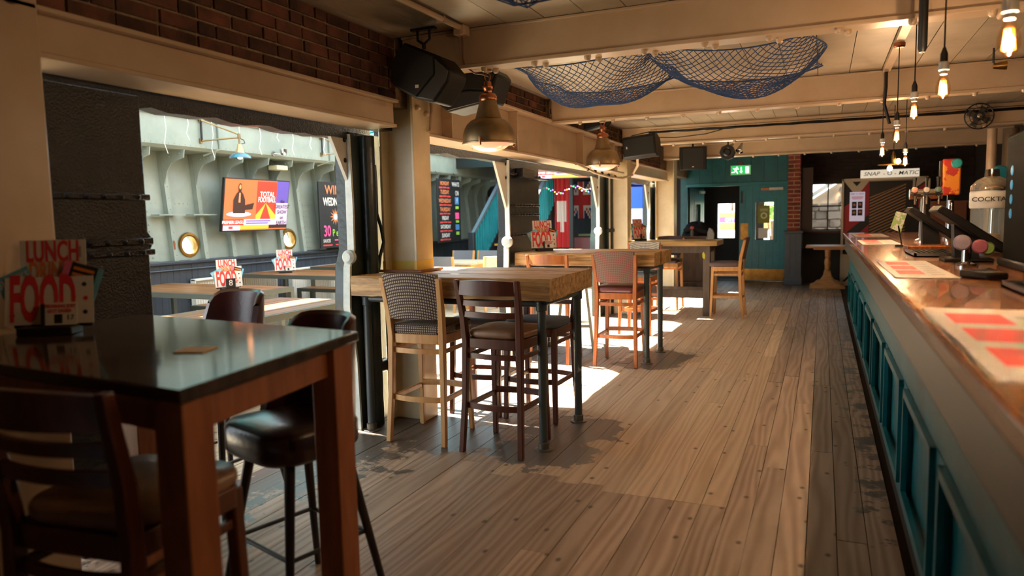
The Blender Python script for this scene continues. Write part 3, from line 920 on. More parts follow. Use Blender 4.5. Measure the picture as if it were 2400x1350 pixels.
# ---------------------------------------------------------------- back wall, doors, porch, street
YB = 16.6
wb = MB()
wb.box(-2.98, -2.80, YB, YB + .15, 0, 2.95)
wb.box(-2.80, -.66, YB, YB + .15, 2.13, 2.95)
wb.box(-.66, -.26, YB, YB + .2, 0, 2.95)
wb.box(-.26, .75, YB, YB + .2, 0, 1.10)
wb.box(-.26, .75, YB, YB + .2, 2.10, 2.95)
wb.box(.75, 3.6, YB, YB + .2, 0, 2.95)
wb = struct('wall_back', wb, dark, 'back wall with teal doors and a dark brick recess')
tb = MB().box(-.134, .134, -.022, 0, 0, .62).mesh('board', teal_d, 0)
for k in range(8):
    inst('board', tb, wb, (-2.67 + k * .272, YB, 2.14))
MB().box(-2.95, -2.80, YB - .03, YB, 0, 2.75).build('door_post', teal_d, wb)
MB().box(-2.84, -.66, YB - .045, YB, 2.10, 2.17).build('door_head', teal, wb, bevel=.006)
# porch
wpz = MB()
wpz.box(-3.0, -2.35, 18.2, 18.3, 0, 2.6).box(-2.35, -1.95, 18.2, 18.3, 0, .91).box(-2.35, -1.95, 18.2, 18.3, 1.74, 2.6).box(-1.95, -1.28, 18.2, 18.3, 0, 2.6).box(-1.28, -.72, 18.2, 18.3, 0, .35).box(-1.28, -.72, 18.2, 18.3, 1.95, 2.6).box(-.72, -.5, 18.2, 18.3, 0, 2.6)
wpz.box(-3.1, -3.0, YB + .15, 18.3, 0, 2.6).box(-.55, -.45, YB + .2, 18.3, 0, 2.6).box(-3.1, -.45, YB + .1, 18.3, 2.5, 2.6).box(-3.1, -.45, YB, 18.3, -.1, 0)
struct('wall_porch', wpz, mat('porch_paint', '#171312', .7), 'dark porch beyond the doors with a glazed outer door')
glass = mat('clear_glass', '#ffffff', .05, alpha=.08)
# right leaf (closed)
def door_leaf(name, label, w, loc, rz):
    t = tag(bpy.data.objects.new(name, None), label, kind='structure')
    C.objects.link(t)
    t.location = loc; t.rotation_euler = (0, 0, rz)
    a, b = .34, .71
    MB().box(0, a, 0, .05, .02, 2.10).box(b, w, 0, .05, .02, 2.10).box(a, b, 0, .05, .02, .90).box(a, b, 0, .05, 1.74, 2.10).build('leaf', teal, t)
    me = MB().box(-.062, .062, -.012, 0, .30, .86).mesh('board', teal, 0)
    me2 = MB().box(-.062, .062, -.012, 0, 1.80, 2.08).mesh('board', teal, 0)
    me3 = MB().box(-.062, .062, -.012, 0, .86, 1.80).mesh('board', teal, 0)
    n = int(w / .13)
    for k in range(n):
        x = (k + .5) * w / n
        inst('board', me, t, (x, 0, 0)); inst('board', me2, t, (x, 0, 0))
        if x < a - .06 or x > b + .06:
            inst('board', me3, t, (x, 0, 0))
    f = MB()
    f.box(a - .06, a, -.02, .0, .86, 1.80).box(b, b + .06, -.02, 0, .86, 1.80).box(a - .06, b + .06, -.021, 0, .85, .92).box(a - .06, b + .06, -.021, 0, 1.73, 1.80)
    f.build('window_frame', teal, t, bevel=.004)
    MB().box(a, b, .02, .026, .92, 1.73).build('pane', glass, t)
    MB().box(0.02, w - .02, -.018, -.012, .03, .28).build('kick_plate', brass, t)
    return t
dl = door_leaf('door_1', 'teal boarded door leaf with brass kick plate and window', 1.0, (-1.68, YB, 0), 0)
MB().box(.03, .19, -.02, -.013, .93, 1.28).build('push_plate', brass, dl)
MB().box(.62, .9, -.07, -.013, 1.98, 2.04).build('door_closer', whitep, dl, bevel=.006)
MB().box(.45, .62, -.06, -.013, 1.985, 2.03).build('closer_arm', copper, dl)
MB().box(.03, .07, -.035, -.013, 1.72, 1.98).build('bolt', blackm, dl)
gfx(dl, 'notice', [(R4(.39, .63, 1.28, 1.66), 0), (disc(.51, 1.44, .07), 1), (disc(.51, 1.44, .04), 0), (R4(.43, .59, 1.57, 1.585), 1), (R4(.43, .59, 1.54, 1.55), 1)], .015, [mat('olive_notice', '#8a8a3a', .7), mat('notice_cream', '#d8d6a8', .7)])
gfx(dl, 'paper', [(R4(.40, .60, .95, 1.17), 0)], .015, [paper])
d2 = door_leaf('door_2', 'teal door leaf standing open into the dark porch', 1.0, (-2.78, YB + .12, 0), math.radians(80))
MB().box(.62, .9, -.07, -.013, 1.98, 2.04).build('door_closer', whitep, d2, bevel=.006)
# windows of the outer wall
for k, (x0, x1, z0, z1) in enumerate(((-2.35, -1.95, .91, 1.74), (-1.28, -.72, .35, 1.95))):
    struct('window_%d' % (k + 1), MB().box(x0, x1, 18.24, 18.25, z0, z1), glass, ('small pane', 'tall pane')[k] + ' of the outer porch door facing the street')
# street
struct('ground', MB().prism([(17.1, -.05), (30, .85), (60, 1.0), (60, -.4), (17.1, -.4)], -14, 12), mat('pale_pavement', '#cfc8bd', .9, col2='#bdb5a8', scale=3), 'pale sloping pavement outside the doors')
t = thing('street_wall', 'yellow brick street wall with purple sign beyond the porch door', 'wall', (-3.2, 30, .85))
MB().box(-3, 4.2, 0, .3, 0, .68).build('brickwork', mat('yellow_brick', '#c69a58', .9, col2='#b08344', scale=30, stretch=(1, 1, 3)), t)
MB().box(-3, 4.2, -.03, .33, .68, .74).build('coping', mat('concrete', '#b9b2a6', .9), t)
MB().box(-1.6, .10, -.03, 0, .30, .50).build('sign', mat('purple_sign', '#5a3a96', .6), t)
text('CITY', .17, paper, t, (-.2, -.034, .40), bold=.01)
t = thing('street_pole', 'white street pole seen through the porch door pane', 'pole', (-3.35, 26, .55))
MB().lathe([(.07, 0), (.07, .5), (.045, .52), (.04, 3.0)], 12).build('shaft', mat('pale_grey_paint', '#b8bcc4', .5), t)
MB().lathe([(.1, 0), (.1, .03), (.07, .05)], 12).build('base', mat('pale_grey_paint', '#b8bcc4', .5), t)
leafm = mat('leaf_green', '#4f7a2c', .7, col2='#7da83c', scale=3, rnd=.2)
def bush(label, loc, r, h, n=420):
    t = thing('bush', label, 'bush', loc)
    lf = MB()
    for k in range(n):
        a, e, q = random.uniform(0, 2 * PI), random.uniform(-.2, 1), random.uniform(.5, 1)
        p = Vector((r * q * math.cos(a) * math.sqrt(max(0, 1 - e * e * .8)), r * q * math.sin(a) * math.sqrt(max(0, 1 - e * e * .8)), h * (.45 + .5 * e * q)))
        u = Vector((random.gauss(0, 1), random.gauss(0, 1), random.gauss(0, 1))).normalized() * .09
        v = u.cross(Vector((random.gauss(0, 1), random.gauss(0, 1), random.gauss(0, 1)))).normalized() * .05
        lf.add([p - u, p + v, p + u, p - v], [(0, 1, 2, 3)])
    tag(lf.build('foliage', leafm, t, smooth=0), kind='stuff')
    for k in range(4):
        MB().tube([(0, 0, 0), (.2 * math.cos(k * 1.7), .2 * math.sin(k * 1.7), h * .6)], .025, 6).build('stem', mat('bark', '#4a3826', .9), t)
bush('green bush beyond the right door leaf window', (-1.45, 24, .4), .7, 2.2)
bush('dark tree crown above the yellow street wall', (-4.0, 36, .9), 2.5, 4.5, 700)
# stone gable outside the small window
t = thing('stone_gable', 'grey stone gable wall with white sloping verge outside window', 'wall', (0, 18.6, 0))
stm = mat('grey_stone', '#8d8378', .9, col2='#6a6158', scale=6, bump=.7, bscale=18, rnd=.25)
MB().prism([(-.9, -.1), (1.9, -.1), (1.9, 3.2), (-.9, 1.35)], .06, .3, 'xz').build('backing', mat('stone_mortar', '#a89c8c', .95), t)
SB = {}
for r in range(9):
    z = .95 + r * .19
    x = -.85 + random.uniform(0, .15)
    while x < 1.8:
        l = random.choice((.24, .32, .42))
        if z + .17 < 1.35 + (x + .9) * .66:
            if l not in SB:
                SB[l] = MB().prism([(.02, 0), (l - .03, .01), (l - .012, .08), (l - .02, .165), (.03, .17), (0, .09)], 0, .07, 'xz').mesh('stone', stm, 30)
            inst('stone', SB[l], t, (x, random.uniform(-.015, .015), z))
        x += l + .015
MB().bar((-1.0, -.05, 1.38), (2.0, -.05, 3.36), .12, .09, (0, 0, 1)).build('verge_board', paper, t)
bush('sunlit bush left of the stone gable', (-1.0, 20.4, .1), .8, 3.4)
# small window in the brick recess
win = tag(bpy.data.objects.new('window_3', None), 'dark framed window onto the stone gable', kind='structure'); C.objects.link(win)
win.location = (.06, YB + .02, 1.10)
f = MB()
MB().box(-.32, -.29, 0, .05, 0, 1.0).build('frame', blackm, win)
MB().box(.66, .69, 0, .05, 0, 1.0).build('frame', blackm, win)
for z in (0, .50, .97):
    MB().box(-.32, .69, 0, .045, z, z + .03).build('glazing_bar', blackm, win)
for x in (.04, .37):
    MB().box(x - .012, x + .012, 0, .045, 0, 1.0).build('glazing_bar', blackm, win)
MB().box(-.3, .68, .03, .034, .02, .98).build('pane', glass, win)
MB().box(-.40, .75, -.16, .0, -.05, .0).build('sill', mat('dark_red_ledge', '#4a1f1c', .6), win)
# brick pillar
pr = tag(bpy.data.objects.new('wall_pillar', None), 'red brick pillar with grey boarded base beside the teal door', kind='structure'); C.objects.link(pr)
pr.location = (-.55, 15.98, 0)
MB().box(-.112, .112, .012, .6, 1.1, 2.76).build('core', mortar2, pr)
PB = {}
def pb(l):
    if l not in PB:
        PB[l] = MB().box(-l / 2, l / 2, 0, .1, 0, .068).mesh('brick', brickr, 0)
    return PB[l]
sbm = MB().box(0, .1, 0, .21, 0, .068).mesh('brick', brickr, 0)
for r in range(19):
    z = 1.12 + r * .0855
    if r % 2:
        inst('brick', pb(.106), pr, (-.061, 0, z)); inst('brick', pb(.106), pr, (.061, 0, z))
    else:
        inst('brick', pb(.228), pr, (0, 0, z))
    for j in range(2):
        inst('brick', sbm, pr, (.022, .12 + j * .225 + (.05 if r % 2 else 0), z))
grey_d = mat('slate_grey_paint', '#4d5560', .5, col2='#444c56', scale=4)
MB().box(-.155, .165, -.06, .6, .0, 1.08).build('dado_core', grey_d, pr)
for k in range(3):
    MB().box(-.155 + k * .107, -.155 + k * .107 + .102, -.072, -.06, .12, 1.05).build('dado_board', grey_d, pr)
MB().box(-.185, .195, -.095, .6, 1.07, 1.115).build('dado_cap', grey_d, pr, bevel=.012)
MB().box(-.175, .185, -.09, .6, 0, .15).build('plinth', grey_d, pr, bevel=.008)
MB().box(-.21, -.0, 0, .05, 0, 1.3).build('corner_post', mat('brown_post', '#3b2a20', .7), pr, (.36, .1, 1.1))
# dark dado under the window and brick pattern above
MB().box(-.40, 3.5, YB - .03, YB, 0, 1.05).build('dado', mat('near_black_dado', '#191310', .6), wb)
dk = MB().box(-.1, .1, -.02, 0, -.033, .033).mesh('brick', mat('dark_brown_brick', '#33231d', .9, col2='#221714', scale=8, rnd=.4, bump=.3), 0)  # dark brown brick, tone varying from brick to brick
for r in range(7):
    for k in range(15):
        inst('brick', dk, wb, (-.28 + k * .213 + (.1 if r % 2 else 0), YB, 2.16 + r * .075))
# exit sign
t = thing('exit_sign', 'green and white running figure exit sign above doors', 'sign', (-1.655, YB - .06, 2.33))
MB().box(-.215, .215, 0, .05, 0, .21).build('housing', whitep, t, bevel=.006)
grn = mat('exit_green', '#159a4c', .4, emit=.7)
wht = mat('exit_white', '#e8f2ea', .4, emit=.9)
rx = lambda pts, ox, oz, s_: [(ox + a * s_, oz + b * s_) for a, b in pts]
gfx(t, 'pictogram', [(R4(-.2, .2, .012, .198), 0), (disc(-.075, .165, .016), 1), (rx([(0, 0), (.035, .01), (.05, .06), (.02, .07), (-.02, .05)], -.12, .085, 1), 1),
    (rx([(-.045, .045), (-.03, .05), (.02, .02), (.01, .0)], -.12, .10, 1), 1), (rx([(.03, .05), (.08, .03), (.085, .045), (.04, .07)], -.12, .085, 1), 1),
    (rx([(0, 0), (.03, .01), (.06, -.03), (.06, -.06), (.045, -.06), (.04, -.03)], -.12, .085, 1), 1), (rx([(0, 0), (.02, .02), (-.01, -.03), (-.07, -.035), (-.07, -.02), (-.02, -.015)], -.12, .085, 1), 1),
    (R4(.0, .02, .07, .17), 1), ([(-.025, .08), (.045, .08), (.01, .035)], 1), (R4(.1, .17, .035, .175), 1)], -.001, [grn, wht])
MB().box(-.045, .045, .01, .05, .21, .28).build('hanger', mat('brown_metal', '#5a4636', .5), t)

# ---------------------------------------------------------------- photo booth
t = thing('photo_booth', 'red black and cream photo booth against the back wall', 'photo booth', (1.12, 16.02, 0))
cr = mat('booth_cream', '#cdbca2', .5)
lbox = mat('light_box_cream', '#d9cdb8', .5, emit=.35)
MB().box(-.72, .72, .04, .54, 0, 2.05).build('cabinet', mat('booth_side', '#b5a58c', .5), t)
for nm, bx in (('frame', (-.73, -.69, 0, .06, 0, 2.1)), ('frame', (.69, .73, 0, .06, 0, 2.1)), ('frame', (-.73, .73, 0, .06, 2.05, 2.1))):
    MB().box(*bx).build(nm, cr, t, bevel=.005)
bk, rd = mat('booth_black', '#1c1a1a', .5), mat('booth_red', '#a8202a', .5)
gfx(t, 'left_panel', [(R4(-.69, -.26, .62, 2.05), 0), ([(-.69, 2.05), (-.26, 2.05), (-.475, 1.75)], 2), ([(-.55, 2.04), (-.40, 2.04), (-.475, 1.95)], 0), ([(-.26, 2.05), (-.26, 1.62), (-.475, 1.75)], 1), ([(-.69, 1.55), (-.26, 1.85), (-.26, 1.62), (-.475, 1.75), (-.69, 1.5)], 1),
    ([(-.69, 1.0), (-.69, 1.55), (-.26, 1.80), (-.26, 1.4)], 1), ([(-.69, .95), (-.26, 1.4), (-.26, 1.2), (-.69, .75)], 0), ([(-.5, .95), (-.26, 1.2), (-.26, .95)], 1)], .035, [bk, rd, cr])
gfx(t, 'right_panel', [(R4(.45, .69, .62, 2.05), 0), ([(.45, 2.05), (.69, 2.05), (.45, 1.85)], 2), ([(.55, 1.9), (.69, 2.0), (.69, 1.6), (.55, 1.5)], 1)], .035, [bk, rd, cr])
MB().box(-.26, .45, .02, .036, .6, 2.03).build('screen_surround', mat('booth_dark', '#120e0c', .4), t)
st = []
for k in range(30):
    z = .55 + k * .058
    st.append(([(-.25, z), (.34, z + .30), (.34, z + .322), (-.25, z + .022)], 0))
st = [([(x, min(max(zz, .62), 1.98)) for x, zz in p], m) for p, m in st if p[0][1] < 1.72 and p[0][1] > .6]
gfx(t, 'striped_curtain', st, .015, [mat('stripe_gold', '#a8764a', .4)])
MB().box(-.69, .69, .0, .04, 0, .62).build('lower_panel', cr, t)
zg = [([(-.69 + k * .12, .08), (-.69 + k * .12 + .05, .08), (-.69 + k * .12 + .3, .36), (-.69 + k * .12 + .25, .36)], 0) for k in range(9)]
gfx(t, 'zigzag', zg, -.002, [bk])
ps = gfx(t, 'poster', [(R4(-.59, -.33, 1.27, 1.84), 0), (R4(-.55, -.47, 1.52, 1.65), 1), (R4(-.45, -.37, 1.52, 1.65), 1), (R4(-.55, -.47, 1.38, 1.50), 1), (R4(-.45, -.37, 1.38, 1.50), 1), (disc(-.51, 1.59, .025), 2), (disc(-.41, 1.6, .025), 2), (disc(-.51, 1.44, .025), 2), (disc(-.41, 1.45, .025), 2), (disc(-.46, 1.51, .02), 0),
    (R4(-.56, -.36, 1.74, 1.75), 3), (R4(-.56, -.36, 1.72, 1.728), 3), (R4(-.54, -.38, 1.70, 1.708), 3)], .02, [mat('poster_lilac', '#d9cfe6', .5, emit=.15), inkp, mat('skin_print', '#c8806a', .6), redp])
text('SNAP - O - MATIC', .035, inkp, ps, (-.46, .012, 1.80), xs=.8)
t.scale = (1.06, 1, 1.02)
t = thing('booth_sign', 'cream light box sign with angular lettering on photo booth', 'sign', (1.19, 16.0, 2.142))
MB().box(-.51, .51, 0, .1, 0, .155).build('box', lbox, t, bevel=.005)
text('SNAP', .105, inkp, t, (-.32, -.002, .075), xs=1.1, bold=.004, shear=.25)
text('- O -', .105, inkp, t, (.0, -.002, .075), xs=1.1, bold=.004)
text('MATIC', .105, inkp, t, (.32, -.002, .075), xs=1.1, bold=.004, shear=.25)
# ---------------------------------------------------------------- trestle table by the window
wood_l = mat('pale_oak', '#c08e5c', .5, col2='#a87444', scale=5, stretch=(1, 6, 6), bump=.05)
t = thing('pedestal_table', 'pale wooden table on turned pedestals beside the photo booth', 'table', (.11, 15.2, 0))
MB().box(-.40, .40, -.08, .75, .80, .835).build('table_top', wood_l, t, bevel=.008)
MB().box(-.26, .3, -.02, .69, .765, .80).build('rail', wood_l, t)
for y in (.08, .6):
    p = MB().lathe([(.045, .33), (.045, .36), (.055, .38), (.04, .40), (.05, .43), (.06, .50), (.045, .58), (.04, .60), (.055, .62), (.045, .64), (.055, .70), (.055, .77)], 16, (0, y, 0)).build('turned_leg', wood_l, t)
    MB().prism([(-.32, 0), (.32, 0), (.32, .05), (.25, .07), (.2, .12), (.13, .14), (.08, .22), (.055, .34), (-.055, .34), (-.08, .22), (-.13, .14), (-.2, .12), (-.25, .07), (-.32, .05)], y - .04, y + .04, 'xz').build('foot', wood_l, t, bevel=.006)
# desk with coat, bag and bottle
dwood = mat('dark_desk_wood', '#3a2a1e', .5, col2='#5a3c28', scale=3, stretch=(4, 4, 1))
t = thing('host_desk', 'dark wooden cabinet desk left of the doors', 'desk', (-2.46, 15.2, 0))
MB().box(-.27, .27, 0, .45, 0, 1.02).build('cabinet', dwood, t, bevel=.006)
MB().box(-.30, .30, -.03, .48, 1.02, 1.05).build('top', dwood, t, bevel=.006)
MB().box(-.20, .20, -.012, 0, .12, .92).build('panel', dwood, t, bevel=.006)
MB().box(-.28, .28, -.02, 0, 0, .09).build('plinth', dwood, t, bevel=.006)
t = thing('jacket', 'heap of black jacket lying on the dark desk', 'jacket', (-2.43, 15.515, 1.056))
mb = MB(); rows = []
for i in range(11):
    a = PI * i / 10
    rows.append([((.30 + .03 * math.sin(j * 1.3)) * math.cos(2 * PI * j / 24) * math.sin(a * .5 + PI / 2 * 0 + .001) ** .6, .2 * math.sin(2 * PI * j / 24) * math.sin(a * .5 + .001) ** .6, .27 * (1 + math.cos(a)) / 2 * (1 + .12 * math.sin(j * 2.1 + i))) for j in range(25)])
mb.grid(rows); mb.build('cloth', mat('black_cloth', '#151313', .9, bump=.4), t)
MB().tube([(-.22, -.15, .1), (-.05, -.21, .16), (.12, -.2, .1), (.24, -.16, .055)], .05, 10).build('sleeve', mat('black_cloth', '#151313', .9, bump=.4), t)
t = thing('shaker_bottle', 'bottle with red lid on the dark desk', 'bottle', (-2.47, 15.20, 1.05))
MB().lathe([(.03, 0), (.035, .02), (.038, .15), (.036, .16)], 16).build('body', mat('smoky_plastic', '#5c5554', .2, alpha=.7), t)
MB().lathe([(.037, .15), (.039, .16), (.037, .19), (.02, .20)], 16).build('lid', mat('coral_red', '#d8484a', .5), t)
t = thing('bag', 'pale grey bag hanging at the desk corner', 'bag', (-2.10, 15.2, .92))
mb = MB()
mb.prism([(-.06, 0), (.07, .02), (.08, .18), (.04, .27), (-.03, .30), (-.06, .2)], -.03, .06, 'xz')
mb.build('body', mat('grey_canvas', '#8e8a84', .9, bump=.3), t, bevel=.015)
MB().tube([(-.02, .015, .27), (0, .0, .30), (.03, .015, .26)], .008, 6).build('strap', inkp, t)

# ---------------------------------------------------------------- right wall behind the bar, wall behind the viewer
dark_brick = mat('dark_brick_wall', '#2a1e18', .9, col2='#1d1512', scale=6, stretch=(1, 3, 12), bump=.3)  # dark brown mottled brick colour
struct('wall_right', MB().box(2.7, 2.9, -2.2, 16.8, 0, 2.95), dark_brick, 'dark brick wall behind the bar')
struct('wall_front', MB().box(-3.0, 2.9, -2.4, -2.2, 0, 2.95), mat('front_wall_paint', '#6b5138', .8), 'wall behind the viewer')
# ---------------------------------------------------------------- the bar
barwood = mat('bar_top_wood', '#a8683c', .22, col2='#7a4526', scale=4, stretch=(9, .6, 4), bump=.04, coat=.4)
olive = mat('olive_fascia', '#41443a', .4)
bt = mat('bar_teal', '#1d7c88', .28, col2='#146570', scale=5, bump=.08)
bar = thing('bar_counter', 'long teal panelled bar counter with polished wooden top', 'bar counter', (.30, 0, 0))
Y0, Y1 = -1.8, 11.25
MB().box(.10, .94, Y0, Y1 - .1, .1, 1.12).build('carcass', bt, bar)
MB().box(.08, .75, Y0, Y1 - .1, 0, .1).build('kick_board', mat('bar_kick', '#2e2620', .5), bar)
top = [(-.03, Y0), (.97, Y0), (.97, Y1 + .25)]
for k in range(9):
    a = PI / 2 + PI / 2 * k / 8
    top.append((.17 + .2 * math.cos(a), Y1 + .05 + .2 * math.sin(a)))
MB().prism(top, 1.13, 1.19, 'xy').build('counter_top', barwood, bar, bevel=.012)
MB().box(-.0, .12, Y0, Y1, .95, 1.13).build('fascia', olive, bar, bevel=.01)
MB().box(.04, .12, Y0, Y1, .915, .955).build('moulding', bt, bar, bevel=.012)
MB().box(.07, .11, Y0, Y1, .70, .92).build('top_rail', bt, bar, bevel=.004)
MB().box(.07, .11, Y0, Y1, .1, .2).build('bottom_rail', bt, bar, bevel=.004)
stile = MB().box(.068, .112, -.09, .09, .2, .70).mesh('stile', bt, 0)
brd = MB().box(.094, .104, -.056, .056, .2, .70).mesh('board', bt, 0)
lip = MB().box(.048, .07, 0, .89, .665, .70).mesh('panel_moulding', bt, 0)
lip2 = MB().box(.048, .07, 0, .89, .2, .235).mesh('panel_moulding', bt, 0)
lip3 = MB().box(.048, .07, 0, .03, .2, .70).mesh('panel_moulding', bt, 0)
for k in range(-4, 8):
    y = 2.73 + 1.07 * k
    if y > 10.6: continue
    inst('stile', stile, bar, (0, y - .09, 0))
    inst('panel_moulding', lip, bar, (0, y, 0)); inst('panel_moulding', lip2, bar, (0, y, 0))
    inst('panel_moulding', lip3, bar, (0, y, 0)); inst('panel_moulding', lip3, bar, (0, y + .86, 0))
    if y > 1:
        for j in range(8):
            inst('board', brd, bar, (0, y + .06 + j * .115, 0))
# printed bar runners
grunner = mat('runner_white', '#bdb8b3', .8)
def runner(y0, y1, x0, x1, label):
    t = thing('bar_runner', label, 'bar runner', ((x0 + x1) / 2, (y0 + y1) / 2, 1.19), 0, 'printed bar runners')
    w, l = (x1 - x0) / 2, (y1 - y0) / 2
    MB().box(-w, w, -l, l, 0, .006).build('mat', [grunner], t, bevel=.003)
    g = MB()
    for k in range(3):
        a = -l * .75 + k * l * .55
        g.add([(-w * .75, a, .0068), (w * .1, a, .0068), (w * .1, a + l * .4, .0068), (-w * .75, a + l * .4, .0068)], [(0, 1, 2, 3)])
    tag(g.build('red_print', redp, t, smooth=0), kind='stuff')
    g = MB()
    for k in range(7):
        a = -l * .8 + k * l * .23
        g.add([(w * .25, a, .0068), (w * .7, a, .0068), (w * .7, a + l * .1, .0068), (w * .25, a + l * .1, .0068)], [(0, 1, 2, 3)])
    tag(g.build('small_print', greyp, t, smooth=0), kind='stuff')
runner(1.50, 2.56, .29, .62, 'nearest white and red bar runner at the right edge of the photo')
runner(3.72, 4.92, .31, .57, 'second white and red bar runner from the viewer')
runner(7.3, 8.45, .34, .66, 'third bar runner from the viewer, beside the black screens')
runner(9.5, 10.7, .36, .72, 'farthest bar runner at the end of the bar')
# drip trays
def tray(y0, y1, x0, x1, label):
    t = thing('drip_tray', label, 'drip tray', ((x0 + x1) / 2, (y0 + y1) / 2, 1.19), 0, 'steel drip trays')
    w, l = (x1 - x0) / 2, (y1 - y0) / 2
    MB().box(-w, w, -l, l, 0, .008).box(-w, -w + .015, -l, l, 0, .025).box(w - .015, w, -l, l, 0, .025).box(-w, w, -l, -l + .015, 0, .025).box(-w, w, l - .015, l, 0, .025).build('pan', steel, t)
    for k in range(7):
        MB().box(-w + .03 + k * (2 * w - .07) / 6, -w + .042 + k * (2 * w - .07) / 6, -l + .02, l - .02, .012, .018).build('grille_bar', blackm, t)
tray(5.4, 6.0, .56, .82, 'steel drip tray behind the second bar runner')
tray(2.7, 3.4, .66, .95, 'steel drip tray nearest to the viewer')
t = tag(MB().box(.58, .86, 6.05, 6.35, 1.19, 1.235).build('wooden_board', barwood, bevel=.006), 'low wooden board on the bar behind the drip tray', 'board')
# till screens leaning towards the bartender
def till(y, label, s=1.0):
    t = thing('till_screen', label, 'till', (.78, y, 1.19), 0, 'black till screens on the bar')
    MB().prism([(-.17, .30 * s), (-.14, .335 * s), (.20, .09 * s), (.17, .05 * s)], -.19, .19, 'xz').build('screen', mat('till_black', '#0d0c0b', .5, spec=.25), t, bevel=.008)
    MB().prism([(-.05, 0), (.08, 0), (.05, .16 * s), (-.06, .22 * s)], -.06, .06, 'xz').build('stand', blackm, t)
    MB().box(-.11, .14, -.12, .12, 0, .02).build('base', blackm, t, bevel=.006)
till(6.55, 'black till screen tilted on the bar, the farther of two')
till(5.05, 'black till screen tilted on the bar beside the cocktail dispenser')
# beer fonts with badges
def badge(t, loc, col, r=.05, name='badge', rx=0):
    o = MB().lathe([(0, -.02), (r * .8, -.018), (r, -.008), (r, .008), (r * .8, .018), (0, .02)], 20, axis='y').build(name, mat('badge_' + col, col, .3), t, loc)
    return o
t = thing('t_bar_font', 'chrome beer font with several taps on the bar', 'beer tap', (.92, 8.1, 1.19))
MB().lathe([(.09, 0), (.09, .015), (.05, .03), (.045, .42), (.05, .44)], 20).build('column', chrome, t)
MB().tube([(-.14, 0, .46), (.14, 0, .46)], .05, 16).build('crossbar', chrome, t)
for x, c in ((-.10, '#9a6a5e'), (0, '#a8a094'), (.10, '#5a7468')):
    MB().tube([(x, -.05, .45), (x, -.12, .43), (x, -.13, .36)], .012, 8).build('spout', chrome, t)
    MB().lathe([(.012, .50), (.014, .58), (.02, .62), (0, .63)], 10, (x, -.03, 0)).build('handle', blackm, t)
    badge(t, (x, -.06, .50), c, .03)
t = thing('beer_tap', 'tap with tall red and orange handle behind the bar', 'beer tap', (1.2, 8.6, 1.19))
MB().lathe([(.07, 0), (.07, .02), (.04, .03), (.035, .40)], 16).build('column', chrome, t)
MB().tube([(0, 0, .36), (0, -.10, .36), (0, -.12, .28)], .015, 8).build('spout', chrome, t)
hp = MB().box(-.085, .085, -.02, .02, .45, .82).build('handle', mat('handle_red', '#b8362e', .35, col2='#e08a2e', scale=9, thr=(.48, .52)), t, bevel=.02)
badge(t, (.04, -.03, .77), '#2e9a9a', .05)
MB().box(-.03, .03, -.015, .015, .40, .46).build('ferrule', chrome, t)
MB().box(-.11, -.09, -.02, .02, .42, .80).build('edge_strip', inkp, t)
t = thing('beer_tap', 'tap with blue-green round badge in front of the dark wall', 'beer tap', (1.12, 6.1, 1.19))
MB().lathe([(.06, 0), (.06, .02), (.035, .03), (.03, .42)], 16).build('column', chrome, t)
MB().tube([(0, 0, .38), (-.08, -.05, .38), (-.09, -.06, .30)], .014, 8).build('spout', chrome, t)
badge(t, (.02, -.04, .55), '#1a6f80', .06)
MB().lathe([(.01, .42), (.015, .5), (.02, .56), (0, .57)], 10).build('handle', blackm, t)
t = thing('low_beer_tap', 'low tap head with white, pink and green round badges', 'beer tap', (.72, 4.55, 1.19))
MB().lathe([(.05, 0), (.05, .015), (.025, .025), (.022, .12)], 16).build('stem', chrome, t)
badge(t, (-.03, -.05, .13), '#a89aa6', .042); badge(t, (.05, -.06, .11), '#a8606c', .038); badge(t, (.085, -.05, .10), '#84a45c', .034)
# cocktail dispenser
t = thing('cocktail_dispenser', 'steel domed cocktail dispenser with glass cylinder on the bar', 'dispenser', (1.02, 5.65, 1.19)); t.scale = (1.45, 1.45, 1.15)
MB().lathe([(.09, 0), (.09, .02), (.075, .03)], 24).build('base', steel, t)
MB().lathe([(.078, .03), (.078, .27)], 24, cap=False).build('glass', mat('dispenser_glass', '#cfe0dc', .05, alpha=.25), t)
MB().lathe([(.082, .27), (.085, .28), (.085, .36), (.082, .37)], 24).build('label_band', mat('label_white', '#d8d4cc', .5), t)
text('COCKTAILS', .035, inkp, t, (-.005, -.087, .32), xs=.9, bold=.01)
MB().lathe([(.085, .37), (.08, .40), (.06, .43), (.03, .45), (.028, .49), (0, .495)], 24).build('dome', chrome, t)
MB().lathe([(0, .03), (.035, .03), (.045, .12), (.04, .125), (0, .11)], 16).build('inner_cup', mat('amber_liquid', '#b88a4a', .3), t)
MB().tube([(.06, -.04, .03), (.06, -.04, .27)], .008, 8).build('tube', chrome, t)
# large black tap housing near the right edge
t = thing('tap_housing', 'large black illuminated tap housing with blue lettering on bar', 'tap housing', (1.06, 4.42, 1.19))
MB().box(-.15, .16, -.26, .28, 0, .70).build('body', mat('matt_black_housing', '#080808', .85, spec=.08), t, bevel=.02)
MB().box(-.17, .18, -.28, .3, 0, .04).build('base', blackm, t, bevel=.01)
for k in range(4):
    MB().lathe([(0, -.004), (.024, -.003), (.026, 0)], 14, (-.151, .12, .28 + .075 * k), 'x').build('blue_mark', mat('blue_neon_print', '#2a86b0', .4, emit=.15), t)
